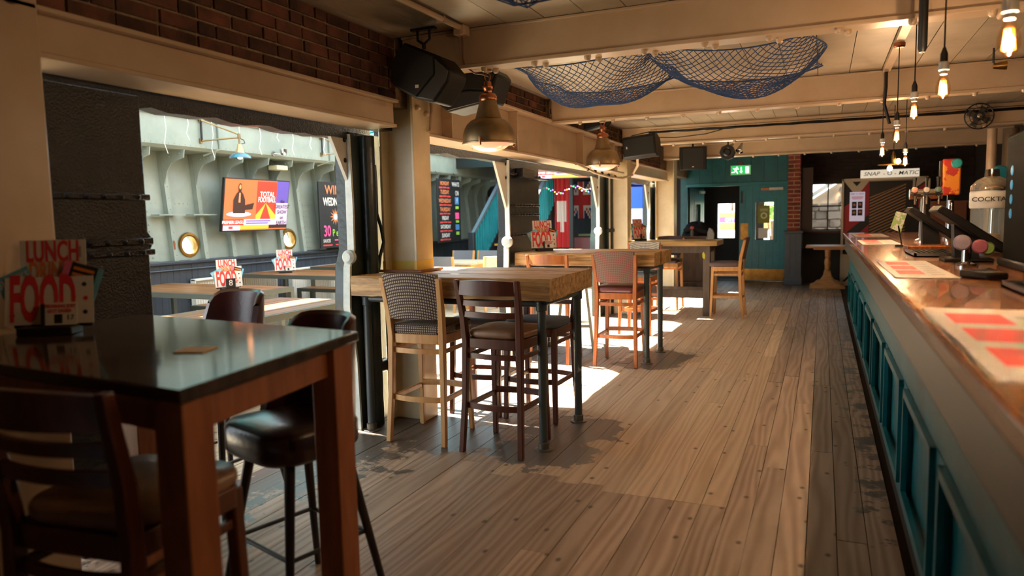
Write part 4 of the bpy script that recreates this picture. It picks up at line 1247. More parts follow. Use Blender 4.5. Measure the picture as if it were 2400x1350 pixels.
# glasses, small bar clutter
glassm = mat('tumbler_glass', '#dfe6e4', .03, alpha=.25)
def tumbler(x, y, label, h=.12, r=.035, m=glassm):
    t = thing('drinking_glass', label, 'glass', (x, y, 1.19), 0, 'glasses on the bar')
    MB().lathe([(0, 0), (r * .8, 0), (r, h), (r * .93, h), (r * .72, .01), (0, .01)], 18).build('body', m, t)
    return t
tumbler(1.05, 6.85, 'clear glass on the bar beside the farther till screen')
t = thing('card_holder', 'small upright green and white card on the bar', 'card holder', (.62, 6.9, 1.19))
MB().box(-.05, .05, -.02, .02, 0, .02).build('base', blackm, t)
MB().prism([(-.09, .16), (-.05, .30), (.03, .28), (-.01, .12)], -.006, .006, 'xz').build('card', mat('green_card', '#a9c87a', .6, col2='#e8e6d8', scale=20, thr=(.48, .52)), t)
MB().bar((0, 0, .01), (-.03, 0, .18), .012, .012).build('stem', blackm, t)
t = thing('card_reader', 'black card reader lying on the near bar top', 'card reader', (.66, 3.75, 1.19), .4)
MB().box(-.05, .05, -.1, .1, 0, .035).build('body', blackp, t, bevel=.012)
MB().box(-.035, .035, .02, .085, .035, .038).build('screen', mat('reader_screen', '#3a4a4a', .2), t)
# back bar shelf with cartons
t = thing('back_bar', 'dark back bar counter along the wall', 'counter', (2.3, 5.5, 0))
MB().box(-.4, .35, -5.5, 5.0, 0, 1.0).build('cabinet', mat('back_bar_wood', '#1b1310', .5), t)
MB().box(-.43, .38, -5.55, 5.05, 1.0, 1.05).build('worktop', mat('back_bar_top', '#2a1d16', .35), t, bevel=.006)
cart = mat('brown_card', '#5c3621', .8, col2='#4c2c1b', scale=5)
for k, (x, y, w, h, lab) in enumerate(((1.55, 11.4, .42, .55, 'brown carton on the shelf unit, left of the pair'), (1.98, 11.4, .36, .55, 'brown carton on the shelf unit, right of the pair'))):
    t = thing('carton', lab, 'box', (x, y, 1.06), 0, 'brown cartons behind the bar')
    MB().box(-w / 2, w / 2, -.15, .15, 0, h).build('box', cart, t, bevel=.004)
    MB().box(-.025, .025, -.152, .152, .0, h + .002).build('tape', mat('brown_tape', '#3c2416', .4), t)
t = thing('shelf_unit', 'dark shelf unit behind the far end of the bar', 'shelf', (1.78, 11.4, 0))
MB().box(-.5, .5, -.2, .2, 1.02, 1.06).build('shelf', blackm, t)
for sx in (-.47, .47):
    MB().box(sx - .02, sx + .02, -.18, .18, 0, 1.02).build('side', blackm, t)
t = thing('service_pipe', 'cream service pipes rising behind the bar', 'pipe', (1.95, 10.9, 0))
MB().tube([(0, 0, 0), (0, 0, 2.5)], .055, 14).build('pipe', cream, t)
MB().tube([(.22, .1, 0), (.22, .1, 2.5)], .09, 16).build('pipe', mat('brown_pipe', '#6d5a40', .5), t)
# ---------------------------------------------------------------- seating
beech = mat('beech_wood', '#c99a62', .4, col2='#b5824c', scale=4, stretch=(6, 6, 1))
oak_o = mat('orange_oak', '#a5622e', .4, col2='#8a4c22', scale=4, stretch=(6, 6, 1))
mahog = mat('mahogany_wood', '#5a2c18', .35, col2='#45200f', scale=4, stretch=(6, 6, 1))
leather_b = mat('black_brown_leather', '#2a1c1c', .28, col2='#3b2422', scale=5, bump=.1, bscale=60)
leather_t = mat('tan_leather', '#8a6a54', .38, col2='#77583f', scale=5)
leather_m = mat('maroon_leather', '#5a2a2c', .35)
slate_f = mat('slate_fabric', '#4c5560', .85, bump=.2, bscale=160)
grey_f = mat('grey_fabric', '#6a6a70', .9, bump=.2, bscale=160)
def dotted(name, base, dot, sc=62, thr=.3):
    m = mat(name, base, .9)
    nt = m.node_tree; N, L = nt.nodes, nt.links
    tc = N.new('ShaderNodeTexCoord')
    vo = N.new('ShaderNodeTexVoronoi'); vo.distance = 'CHEBYCHEV'
    vo.inputs['Scale'].default_value = sc; vo.inputs['Randomness'].default_value = 0
    sx = N.new('ShaderNodeSeparateXYZ'); L.new(tc.outputs['Object'], sx.inputs[0])
    ay = N.new('ShaderNodeMath'); ay.operation = 'ADD'; L.new(sx.outputs[1], ay.inputs[0]); L.new(sx.outputs[2], ay.inputs[1])
    cb = N.new('ShaderNodeCombineXYZ'); L.new(sx.outputs[0], cb.inputs[0]); L.new(ay.outputs[0], cb.inputs[1])
    vo.voronoi_dimensions = '2D'
    L.new(cb.outputs[0], vo.inputs['Vector'])
    lt = N.new('ShaderNodeMath'); lt.operation = 'LESS_THAN'; lt.inputs[1].default_value = thr
    L.new(vo.outputs['Distance'], lt.inputs[0])
    mx = N.new('ShaderNodeMix'); mx.data_type = 'RGBA'
    mx.inputs['A'].default_value = lin(base); mx.inputs['B'].default_value = lin(dot)
    L.new(lt.outputs[0], mx.inputs['Factor'])
    L.new(mx.outputs['Result'], N['Principled BSDF'].inputs['Base Color'])
    return m
hound = dotted('maroon_check_fabric', '#3f2a2c', '#a39a88')
hound2 = dotted('grey_red_check_fabric', '#6a625a', '#7c3a38', 55)
hound3 = dotted('pale_check_fabric', '#4a3430', '#d8cfc0', 60, .36)
def rrect(w0, w1, d0, d1, r=.05, n=5):
    """rounded trapezoid: width w0 at y=d0 (rear), w1 at y=d1 (front)"""
    out = []
    for cx, cy, a0 in ((w1 / 2 - r, d1 - r, 0), (-w1 / 2 + r, d1 - r, 90), (-w0 / 2 + r, d0 + r, 180), (w0 / 2 - r, d0 + r, 270)):
        for k in range(n + 1):
            a = math.radians(a0 + 90 * k / n)
            out.append((cx + r * math.cos(a), cy + r * math.sin(a)))
    return out
def stool_base(t, wood, w=.42, seat_z=.74):
    for s_ in (-1, 1):
        MB().post([(s_ * w / 2, -.24, 0), (s_ * (w / 2 - .012), -.205, .35), (s_ * (w / 2 - .018), -.19, .72), (s_ * (w / 2 - .012), -.205, .88), (s_ * (w / 2 + .002), -.26, 1.12)], [.036, .036, .04, .038, .032], [.034, .04, .048, .044, .034]).build('leg', wood, t, bevel=.005)
        MB().post([(s_ * (w / 2 - .01), .21, 0), (s_ * (w / 2 - .02), .195, .40), (s_ * (w / 2 - .025), .185, seat_z - .01)], [.032, .038, .042], [.032, .038, .042]).build('leg', wood, t, bevel=.005)
        MB().bar((s_ * (w / 2 - .02), -.19, .30), (s_ * (w / 2 - .02), .19, .30), .02, .034).build('side_stretcher', wood, t, bevel=.004)
        MB().bar((s_ * (w / 2 - .022), -.19, .625), (s_ * (w / 2 - .022), .18, .625), .018, .03).build('side_stretcher', wood, t, bevel=.004)
    MB().band(-w / 2 + .02, w / 2 - .02, -.18, .61, .03, .034, .018).build('rear_stretcher', wood, t)
    MB().band(-w / 2 + .02, w / 2 - .02, -.19, .285, .035, .036, .02).build('rear_stretcher', wood, t)
    MB().band(-w / 2 + .03, w / 2 - .03, .19, .30, -.03, .04, .022).build('foot_rest', wood, t)
    MB().prism(rrect(w - .02, w, -.2, .21, .05), seat_z - .065, seat_z, 'xy').build('seat_rail', wood, t, bevel=.004)
def stool_upholstered(label, wood, fab, seatm):
    t = thing('bar_stool', label, 'bar stool')
    stool_base(t, wood)
    MB().cushion(rrect(.42, .45, -.2, .235, .07), .74, .80, .012, .016).build('seat', seatm, t, smooth=60)
    mb = MB()
    n, rows, rows2 = 10, [], []
    for j in range(9):
        v = j / 8
        z = .845 + .30 * v
        y = -.198 - .062 * v ** 1.2
        wv = .182 + .016 * v
        b_ = .028
        rows.append([(-wv + 2 * wv * i / n, y - b_ * 4 * (i / n) * (1 - i / n) - .022, z + .012 * 4 * (i / n) * (1 - i / n) * v) for i in range(n + 1)])
        rows2.append([(a, b + .044, c) for a, b, c in rows[-1]])
    mb.grid(rows); mb.grid([r[::-1] for r in rows2])
    mb.grid([rows[-1], rows2[-1]]); mb.grid([rows2[0], rows[0]])
    mb.grid([[r[0] for r in rows2], [r[0] for r in rows]]); mb.grid([[r[-1] for r in rows], [r[-1] for r in rows2]])
    mb.build('backrest', fab, t, smooth=50)
    return t
def stool_ladder(label, wood, seatm):
    t = thing('bar_stool', label, 'bar stool')
    stool_base(t, wood)
    MB().cushion(rrect(.41, .44, -.19, .235, .10), .74, .79, .014, .014).build('seat', seatm, t, smooth=60)
    MB().band(-.195, .195, -.25, 1.025, .04, .085, .022, ztop=.012).build('top_rail', wood, t)
    MB().band(-.19, .19, -.225, .955, .035, .034, .018).build('slat', wood, t)
    MB().band(-.19, .19, -.212, .88, .032, .036, .018).build('slat', wood, t)
    return t
def stool_shell(label):
    t = thing('bar_stool', label, 'bar stool')
    for sx in (-1, 1):
        for sy in (-1, 1):
            MB().tube([(sx * .13, sy * .12, .64), (sx * .235, sy * .22, 0)], [.021, .013], 10).build('leg', mat('dark_stained_leg', '#20140f', .4), t)
        MB().tube([(sx * .18, -.17, .28), (sx * .18, .17, .28)], .009, 8).build('stretcher', blackm, t)
    for sy in (-1, 1):
        MB().tube([(-.18, sy * .17, .28), (.18, sy * .17, .28)], .009, 8).build('stretcher', blackm, t)
    MB().cushion(rrect(.40, .44, -.20, .23, .12), .63, .75, .02, .02).build('seat', leather_b, t, smooth=60)
    mb = MB(); ro, ri = [], []
    for j in range(9):
        v = j / 8
        z = .70 + .425 * v
        sp = math.radians(102 - 30 * v)
        rr = .225 - .01 * v
        row, row2 = [], []
        for i in range(17):
            a = -PI / 2 + sp * (-1 + 2 * i / 16)
            drop = -.06 * v * (abs(-1 + 2 * i / 16)) ** 7
            row.append((rr * math.cos(a), rr * math.sin(a) * .98 - .035 * v, z + drop))
            row2.append(((rr - .035) * math.cos(a), (rr - .035) * math.sin(a) * .98 - .035 * v, z + drop))
        ro.append(row); ri.append(row2)
    mb.grid(ro); mb.grid([r[::-1] for r in ri])
    mid = [((a + d) / 2, (b + e) / 2, (c + f_) / 2 + .014) for (a, b, c), (d, e, f_) in zip(ro[-1], ri[-1])]
    mb.grid([ro[-1], mid, ri[-1]])
    mb.grid([[r[0] for r in ri], [r[0] for r in ro]]); mb.grid([[r[-1] for r in ro], [r[-1] for r in ri]])
    mb.build('shell_back', mat('oxblood_leather', '#46201f', .3, col2='#341717', scale=5, bump=.1, bscale=60), t, smooth=60)
    return t
GS = 'bar stools'
s1 = stool_upholstered('beech bar stool with maroon checked back at the nearest sleeper table', beech, hound, hound)
place(s1, (-2.48, 4.315, 0), math.radians(1), group=GS)
s2 = stool_ladder('mahogany ladder-back stool with tan seat at the nearest sleeper table', mahog, leather_t)
place(s2, (-1.89, 4.27, 0), math.radians(-3), group=GS)
s3 = stool_ladder('dark stool with slate seat under the nearest sleeper table, left one', mahog, slate_f)
place(s3, (-2.42, 5.06, 0), PI + .03, group=GS); s3.scale = (1, 1, .94)
s4 = copy_tree(s3); place(s4, (-1.95, 5.05, 0), PI - .03, 'dark stool with slate seat under the nearest sleeper table, right one', GS)
s5 = stool_upholstered('orange oak stool with grey-red checked back at the second sleeper table', oak_o, hound2, leather_m)
place(s5, (-1.87, 7.12, 0), math.radians(1), group=GS)
s6 = stool_ladder('orange oak ladder-back stool seen above the nearest sleeper table', oak_o, leather_t)
place(s6, (-2.56, 7.1, 0), 0, group=GS)
s7 = stool_upholstered('oak stool with pale checked back just behind the second sleeper table', oak_o, hound3, slate_f)
place(s7, (-2.13, 9.05, 0), PI * .98, group=GS)
s8 = copy_tree(s6); place(s8, (-2.35, 10.45, 0), .1, 'oak ladder-back stool in front of the far high table', GS)
s9 = stool_upholstered('beech stool with dark padded back behind the far high table', beech, leather_b, leather_b)
place(s9, (-2.28, 11.62, 0), PI, group=GS)
s10 = stool_upholstered('pale beech stool standing side-on right of the far high table', beech, hound2, mat('mauve_seat', '#5a4a4e', .6))
place(s10, (-1.26, 10.9, 0), PI / 2, group=GS)
n1 = stool_ladder('dark ladder-back stool at the near left corner of the photo', mahog, leather_t)
place(n1, (-1.745, 1.354, 0), math.radians(6), group=GS)
n2 = stool_shell('oxblood leather shell stool at the right end of the near table')
place(n2, (-1.86, 2.18, 0), PI - .3, group='leather shell stools')
n3 = copy_tree(n2); place(n3, (-2.93, 2.86, 0), PI - .1, 'oxblood leather shell stool behind the near table by the black pier', 'leather shell stools')
# white steel backless stool
t = thing('steel_stool', 'pale painted steel stool behind the second sleeper table legs', 'stool', (-2.62, 7.9, 0), .3, GS)
for sx in (-1, 1):
    for sy in (-1, 1):
        MB().post([(sx * .21, sy * .21, 0), (sx * .13, sy * .13, .74)], [.03, .03]).build('leg', mat('pale_green_steel', '#b9c4ba', .4), t, bevel=.003)
    MB().bar((sx * .185, -.185, .26), (sx * .185, .185, .26), .012, .03).build('stretcher', mat('pale_green_steel', '#b9c4ba', .4), t)
    MB().bar((-.185, sx * .185, .26), (.185, sx * .185, .26), .012, .03).build('stretcher', mat('pale_green_steel', '#b9c4ba', .4), t)
MB().prism(rrect(.3, .3, -.15, .15, .04), .74, .765, 'xy').build('seat', mat('pale_green_steel', '#b9c4ba', .4), t, bevel=.006)

# ---------------------------------------------------------------- tables
def sleeper_mat(name, a, b):
    return mat(name, a, .5, col2=b, scale=5, stretch=(.35, 6, 6), bump=.5, bscale=9, rnd=.1, thr=(.42, .6), detail=7)
slp = sleeper_mat('sleeper_wood', '#bb935e', '#85602f')
pipe_m = mat('dark_pipe_paint', '#3c4446', .4, col2='#8e8c86', scale=9, thr=(.66, .7))
def sleeper(parent, x0, x1, y0, y1, z0, z1):
    n = 26
    mb = MB(); rings = []
    for i in range(n + 1):
        k = i / n
        x = x0 + (x1 - x0) * k
        j = lambda s_: random.uniform(-s_, s_)
        rings.append([(x, y0 + .004 + j(.004), z0 + j(.003)), (x, y1 - .004, z0 + j(.002)), (x, y1 - .003, z1 - .006), (x, y1 - .012, z1 + j(.001)), (x, y0 + .018 + j(.004), z1 + j(.0015)), (x, y0 + .004 + j(.006), z1 - .016 + j(.008))])
    vs_ = [p for r in rings for p in r]; fs = []
    for i in range(n):
        for k in range(6):
            a, b = i * 6 + k, i * 6 + (k + 1) % 6
            fs.append((a, a + 6, b + 6, b))
    fs += [tuple(range(6)), tuple(n * 6 + k for k in range(5, -1, -1))]
    mb.add(vs_, fs)
    return mb.build('sleeper', slp, parent, smooth=25)
def pipe_leg(t, x, y, h):
    MB().tube([(x, y, .0), (x, y, h)], .028, 14).build('leg', pipe_m, t)
    MB().lathe([(.06, 0), (.06, .008), (.036, .012), (.036, .05), (.03, .055)], 18, (x, y, 0)).build('floor_flange', mat('worn_flange', '#6a645a', .4, .6), t)
    MB().lathe([(.03, h - .08), (.036, h - .075), (.036, h - .02), (.05, h - .01), (.05, h)], 16, (x, y, 0)).build('collar', pipe_m, t)
t = thing('sleeper_table', 'high table of thick timber sleepers built around the cream column', 'table', (0, 0, 0))
sleeper(t, -3.0, -1.53, 4.13, 4.46, .985, 1.12)
sleeper(t, -2.665, -1.545, 4.465, 4.78, .985, 1.12)
sleeper(t, -3.0, -1.55, 4.785, 5.10, .985, 1.12)
for x, y in ((-1.63, 4.25), (-1.62, 4.95), (-2.95, 4.25), (-2.9, 4.95)):
    pipe_leg(t, x, y, .985)
MB().tube([(-2.95, 4.25, .955), (-1.63, 4.25, .955)], .024, 12).build('frame_pipe', pipe_m, t)
MB().tube([(-2.9, 4.95, .955), (-1.62, 4.95, .955)], .024, 12).build('frame_pipe', pipe_m, t)
MB().tube([(-1.63, 4.25, .955), (-1.62, 4.95, .955)], .024, 12).build('frame_pipe', pipe_m, t)
MB().box(-3.0, -2.63, 4.475, 4.51, 1.12, 1.14).build('collar_board', mat('collar_wood', '#7a4a28', .5), t, bevel=.004)
MB().box(-2.66, -2.63, 4.51, 4.80, 1.12, 1.14).build('collar_board', mat('collar_wood', '#7a4a28', .5), t, bevel=.004)
t = thing('sleeper_table', 'high table of thick timber sleepers in front of the black pier', 'table', (0, 0, 0))
sleeper(t, -3.0, -1.51, 7.05, 7.34, .995, 1.13)
sleeper(t, -3.0, -1.50, 7.345, 7.63, .995, 1.13)
sleeper(t, -3.0, -1.51, 7.635, 7.92, .995, 1.13)
for x, y in ((-1.61, 7.16), (-1.61, 7.82), (-2.92, 7.16), (-2.92, 7.82)):
    pipe_leg(t, x, y, .995)
for y in (7.16, 7.82):
    MB().tube([(-2.92, y, .965), (-1.61, y, .965)], .024, 12).build('frame_pipe', pipe_m, t)
MB().tube([(-1.61, 7.16, .965), (-1.61, 7.82, .965)], .024, 12).build('frame_pipe', pipe_m, t)
# far high table
t = thing('high_table', 'far high table with pale top and grey-brown square legs', 'table', (-2.05, 11.1, 0))
gw = mat('grey_brown_wood', '#5c5148', .6, col2='#4a4038', scale=4, stretch=(5, 5, 1))
for k in range(3):
    MB().box(-.66, .66, -.36 + k * .24, -.36 + k * .24 + .235, 1.035, 1.11).build('top_board', mat('pale_edge_wood', '#b8945c', .35, col2='#94703e', scale=4, stretch=(.6, 5, 5)), t, bevel=.006)
for x in (-.54, .50):
    for y in (-.24, .24):
        MB().box(x - .05, x + .05, y - .05, y + .05, 0, 1.035).build('leg', gw, t, bevel=.004)
for y in (-.24, .24):
    MB().box(-.5, .45, y - .025, y + .025, .93, 1.035).build('apron', gw, t)
    MB().box(-.5, .45, y - .02, y + .02, .26, .38).build('stretcher', gw, t)
for x in (-.54, .5):
    MB().box(x - .025, x + .025, -.2, .2, .93, 1.035).build('apron', gw, t)
MB().add([(.445, -.2915, .86), (.475, -.2915, .84), (.485, -.2915, .90), (.46, -.2915, .95), (.44, -.2915, .92)], [(0, 1, 2, 3, 4)]).build('paint_splash', mat('yellow_splash', '#b8b02a', .5), t)
# near table
t = thing('near_table', 'near high table with glossy dark top and orange-brown legs', 'table', (0, 0, 0))
topm = mat('dark_table_top', '#33271f', .09, col2='#4a392d', scale=2.4, stretch=(.6, 6, 1), spec=.22, bump=.02)
pol = [(-2.69, 1.32), (-1.35, 1.19), (-1.47, 2.06), (-2.69, 2.20)]
e_ = MB().prism([p for p in pol], 1.085, 1.12, 'xy').build('table_top', topm, t, bevel=.005)
lw = mat('orange_leg_wood', '#9a5c36', .45, col2='#7e4626', scale=3, stretch=(6, 6, 1))
for k, (x, y) in enumerate(((-1.43, 1.27), (-1.52, 1.97), (-2.60, 1.42), (-2.60, 2.08))):
    MB().box(x - .048, x + .048, y - .048, y + .048, 0, 1.085).build('leg', lw, t, bevel=.004)
def rail(a, b, z0, z1):
    MB().bar((a[0], a[1], (z0 + z1) / 2), (b[0], b[1], (z0 + z1) / 2), .03, z1 - z0).build('apron', lw, t, bevel=.003)
rail((-1.43, 1.27), (-1.52, 1.97), .985, 1.085)
rail((-1.43, 1.27), (-2.60, 1.42), .985, 1.085)
rail((-1.52, 1.97), (-2.60, 2.08), .985, 1.085)
rail((-1.43, 1.27), (-1.52, 1.97), .20, .28)
# coaster on the near table
t = tag(MB().box(-.048, .048, -.048, .048, 0, .004).build('coaster', mat('straw_coaster', '#f0c888', .8), loc=(-1.735, 1.60, 1.12), rot=(0, 0, .35), bevel=.002), 'square straw coloured coaster on the near table', 'coaster')

# ---------------------------------------------------------------- menu holders
def menu_holder(label, loc, rz, extra=None, s=1.0):
    t = thing('menu_holder', label, 'menu holder', loc, rz, 'menu holders')
    MB().box(-.09, .09, -.045, .055, 0, .03).build('base', blackm, t, bevel=.004)
    MB().box(-.13, .13, .035, .04, .02, .16).build('back_plate', blackm, t)
    c = MB().box(-.11, .11, .044, .046, .03, .34).build('lunch_card', paper, t, rot=(math.radians(-6), 0, 0))
    text('LUNCH', .105, redp, c, (-.0, .043, .295), xs=.5, bold=.028)
    text('DRINKS', .10, orangep, c, (.0, .043, .222), xs=.46, bold=.028)
    MB().box(.08, .095, .0425, .0438, .275, .315).build('illustration', greyp, c, smooth=0)
    c = MB().box(-.06, .06, .038, .040, -.08, .08).build('cocktail_card', inkp, t, (.09, 0, .17), (math.radians(-6), math.radians(-20), 0) if False else (math.radians(-6), math.radians(18), 0))
    MB().box(-.062, -.04, .036, .038, -.08, .08).build('stripe', pinkp, c, smooth=0)
    MB().box(.05, .068, .036, .038, -.08, .08).build('stripe', bluep, c, smooth=0)
    for q in range(3):
        MB().box(-.03, .04, .0365, .0378, .055 - .022 * q, .066 - .022 * q).build('print_line', orangep, c, smooth=0)
    c = MB().box(-.06, .06, .034, .036, -.06, .08).build('snacks_card', bluep, t, (-.10, 0, .15), (math.radians(-6), math.radians(-24), 0))
    text('SNACKS', .04, paper, c, (0, .033, .05), xs=.75, bold=.012)
    c = MB().box(-.145, .145, .0, .002, .035, .205).build('food_card', paper, t, rot=(math.radians(-9), 0, 0))
    text('FOOD', .225, redp, c, (-.022, -.001, .12), xs=.34, bold=.034)
    for qx, qz, qm in ((.115, .175, inkp), (.12, .125, redp), (.118, .075, inkp), (-.122, .07, inkp)):
        MB().lathe([(0, -.0012), (.008, -.001), (.008, .0)], 12, (qx, 0, qz), 'y').build('illustration', qm, c)
    c = MB().box(-.052, .052, -.03, -.028, .03, .11).build('price_card', paper, t, (.05, 0, 0), (math.radians(-9), 0, 0))
    MB().box(-.062, -.052, -.04, -.01, .0, .105).build('card_clip', blackm, c)
    text('ORDERING JUST\nGOT EASIER', .017, redp, c, (-.005, -.031, .088), xs=.85, bold=.02)
    MB().box(-.022, .004, -.0312, -.0298, .036, .068).build('illustration', inkp, c, smooth=0)
    if extra == '17':
        text('17', .026, inkp, c, (.03, -.031, .055))
    if extra == '8':
        b_ = MB().box(-.05, .05, -.06, -.045, .03, .13).build('number_block', blackm, t)
        text('8', .09, paper, b_, (0, -.061, .08))
    return t
menu_holder('menu holder with large red food card on the near table', (-2.53, 1.69, 1.12), math.radians(33), '17')
menu_holder('menu holder with table number eight on the bench table beside the near pier', (-6.0, 6.05, .77), math.radians(60), '8')
menu_holder('menu holder on the middle bench table against the navy boards', (-7.15, 8.3, .77), math.radians(45))
menu_holder('menu holder half hidden behind the dark green pier', (-6.6, 9.9, .77), math.radians(60))
menu_holder('menu holder at the black pier on the second sleeper table', (-2.80, 7.42, 1.13), math.radians(38))
menu_holder('menu holder on the far high table beside the third column', (-2.55, 10.95, 1.11), math.radians(62))
# grey acrylic stand with a blue leaflet in the near opening
t = thing('leaflet_stand', 'grey leaflet stand with blue cards in the first opening', 'leaflet stand', (-4.78, 3.72, .77), math.radians(35))
MB().prism([(-.06, 0), (.06, 0), (.05, .26), (-.09, .26)], -.006, .0, 'xz').build('panel', mat('grey_acrylic', '#b9b8b0', .35), t)
MB().box(-.07, .07, -.05, .06, 0, .02).build('base', mat('grey_acrylic', '#b9b8b0', .35), t)
MB().box(-.035, .045, -.03, -.02, .02, .12).build('chalk_tag', blackm, t)
c = MB().box(.03, .13, .02, .024, .02, .16).build('blue_card', bluep, t, rot=(0, .12, 0))
text('SNACKS', .03, paper, c, (.08, .018, .12), xs=.8)
MB().box(.0, .09, .03, .034, .02, .19).build('white_card', paper, t)
for s_ in (0,):
    MB().box(-.03, .06, .04, .044, .02, .17).build('white_card', paper, t)

# ---------------------------------------------------------------- annex furniture
slat = mat('acacia_slat', '#8a5626', .4, col2='#6c3f1c', scale=3, stretch=(.5, 6, 6), rnd=.2)
gframe = mat('grey_green_steel', '#474a42', .5)
def slat_table(name, label, cat, loc, rz, L_, W_, h, n, group):
    t = thing(name, label, cat, loc, rz, group)
    w = (W_ - .06) / n
    me = MB().box(-L_ / 2 + .03, L_ / 2 - .03, -w / 2 + .0015, w / 2 - .0015, h - .03, h).mesh('slat', slat, 0)
    for k in range(n):
        inst('slat', me, t, (0, -W_ / 2 + .03 + (k + .5) * w, random.uniform(-.001, .001)))
    for s_ in (-1, 1):
        MB().box(-L_ / 2, L_ / 2, s_ * W_ / 2 - (.03 if s_ > 0 else 0), s_ * W_ / 2 + (.03 if s_ < 0 else 0), h - .055, h - .002).build('frame_rail', gframe, t)
        MB().box(s_ * L_ / 2 - (.03 if s_ > 0 else 0), s_ * L_ / 2 + (.03 if s_ < 0 else 0), -W_ / 2 + .03, W_ / 2 - .03, h - .055, h - .002).build('frame_rail', gframe, t)
        for q in (-1, 1):
            MB().box(s_ * (L_ / 2 - .025) - .025, s_ * (L_ / 2 - .025) + .025, q * (W_ / 2 - .025) - .025, q * (W_ / 2 - .025) + .025, 0, h - .055).build('leg', gframe, t)
    return t
G1, G2 = 'slatted bench tables in the annex', 'slatted benches in the annex'
slat_table('slatted_table', 'slatted wooden table below the near porthole in the annex', 'table', (-6.55, 6.12, 0), math.radians(-3), 2.0, .95, .77, 9, G1)
slat_table('slatted_table', 'slatted wooden table in front of the radiator carrying a menu holder', 'table', (-6.75, 8.42, 0), math.radians(-3), 2.0, .95, .77, 9, G1)
slat_table('slatted_table', 'sunlit slatted table just outside the first opening', 'table', (-4.44, 4.45, 0), PI / 2, 2.25, .9, .77, 9, G1)
slat_table('slatted_table', 'farthest slatted table in front of the wings chalkboard', 'table', (-7.05, 9.88, 0), 0, 1.3, .7, .77, 9, G1)
slat_table('slatted_bench', 'slatted bench between the two bench tables, nearer the viewer', 'bench', (-6.5, 6.95, 0), math.radians(-3), 1.9, .34, .46, 4, G2)
slat_table('slatted_bench', 'slatted bench between the two bench tables, nearer the radiator', 'bench', (-6.6, 7.55, 0), math.radians(-3), 1.9, .34, .46, 4, G2)
slat_table('slatted_bench', 'slatted bench on the near side of the first bench table', 'bench', (-6.5, 5.3, 0), math.radians(-3), 1.9, .34, .46, 4, G2)
slat_table('slatted_bench', 'slatted bench behind the table in front of the radiator', 'bench', (-6.7, 9.25, 0), math.radians(-3), 1.9, .34, .46, 4, G2)
slat_table('slatted_bench', 'sunlit slatted bench beside the table outside the first opening', 'bench', (-5.15, 4.5, 0), PI / 2, 2.1, .34, .46, 4, G2)
# light dining table with chairs further along
t = thing('dining_table', 'pale wooden dining table in front of the staircase', 'table', (-5.95, 11.2, 0))
MB().box(-.85, .62, -.5, .5, .73, .765).build('table_top', mat('pale_grey_wood', '#b3a488', .5, col2='#9c8c70', scale=4, stretch=(.6, 5, 5)), t, bevel=.005)
for x in (-.78, .55):
    for y in (-.43, .43):
        MB().box(x - .035, x + .035, y - .035, y + .035, 0, .73).build('leg', beech, t)
for y in (-.43, .43):
    MB().box(-.75, .52, y - .012, y + .012, .64, .73).build('apron', beech, t)
for x in (-.78, .55):
    MB().box(x - .012, x + .012, -.4, .4, .64, .73).build('apron', beech, t)
def chair(label, fab, wood, loc, rz):
    t = thing('dining_chair', label, 'chair', loc, rz, 'dining chairs in the annex')
    for s_ in (-1, 1):
        MB().post([(s_ * .21, -.25, 0), (s_ * .205, -.21, .45), (s_ * .215, -.28, .90)], .034, .036).build('leg', wood, t)
        MB().post([(s_ * .21, .21, 0), (s_ * .205, .2, .42)], .036).build('leg', wood, t)
    MB().cushion(rrect(.42, .44, -.2, .23, .05), .41, .48, .012, .012).build('seat', fab, t, smooth=60)
    mb = MB(); rows, rows2 = [], []
    for j in range(5):
        v = j / 4; z = .52 + .38 * v; y = -.212 - .062 * v
        rows.append([(-.195 + .39 * i / 8, y - .025 * 4 * (i / 8) * (1 - i / 8) - .02, z) for i in range(9)])
        rows2.append([(a, b + .04, c) for a, b, c in rows[-1]])
    mb.grid(rows); mb.grid([r[::-1] for r in rows2]); mb.grid([rows[-1], rows2[-1]]); mb.grid([rows2[0], rows[0]])
    mb.grid([[r[0] for r in rows2], [r[0] for r in rows]]); mb.grid([[r[-1] for r in rows], [r[-1] for r in rows2]])
    mb.build('backrest', fab, t, smooth=50)
    return t
chair('grey dining chair with its back to the viewer, centre of the near side', grey_f, beech, (-5.62, 10.45, 0), 0)
chair('grey dining chair with its back to the viewer, beside the cream column', grey_f, beech, (-6.15, 10.5, 0), 0)
chair('grey dining chair on the staircase side of the pale table, right one', grey_f, beech, (-5.72, 11.95, 0), PI)
chair('grey dining chair on the staircase side of the pale table, left one', grey_f, beech, (-6.25, 11.95, 0), PI)
chair('brown checked dining chair seen just right of the cream column', hound, oak_o, (-7.1, 11.7, 0), -PI / 2 + .2)
chair('checked dining chair turned askew in front of the staircase', hound3, beech, (-4.95, 10.6, 0), math.radians(50))

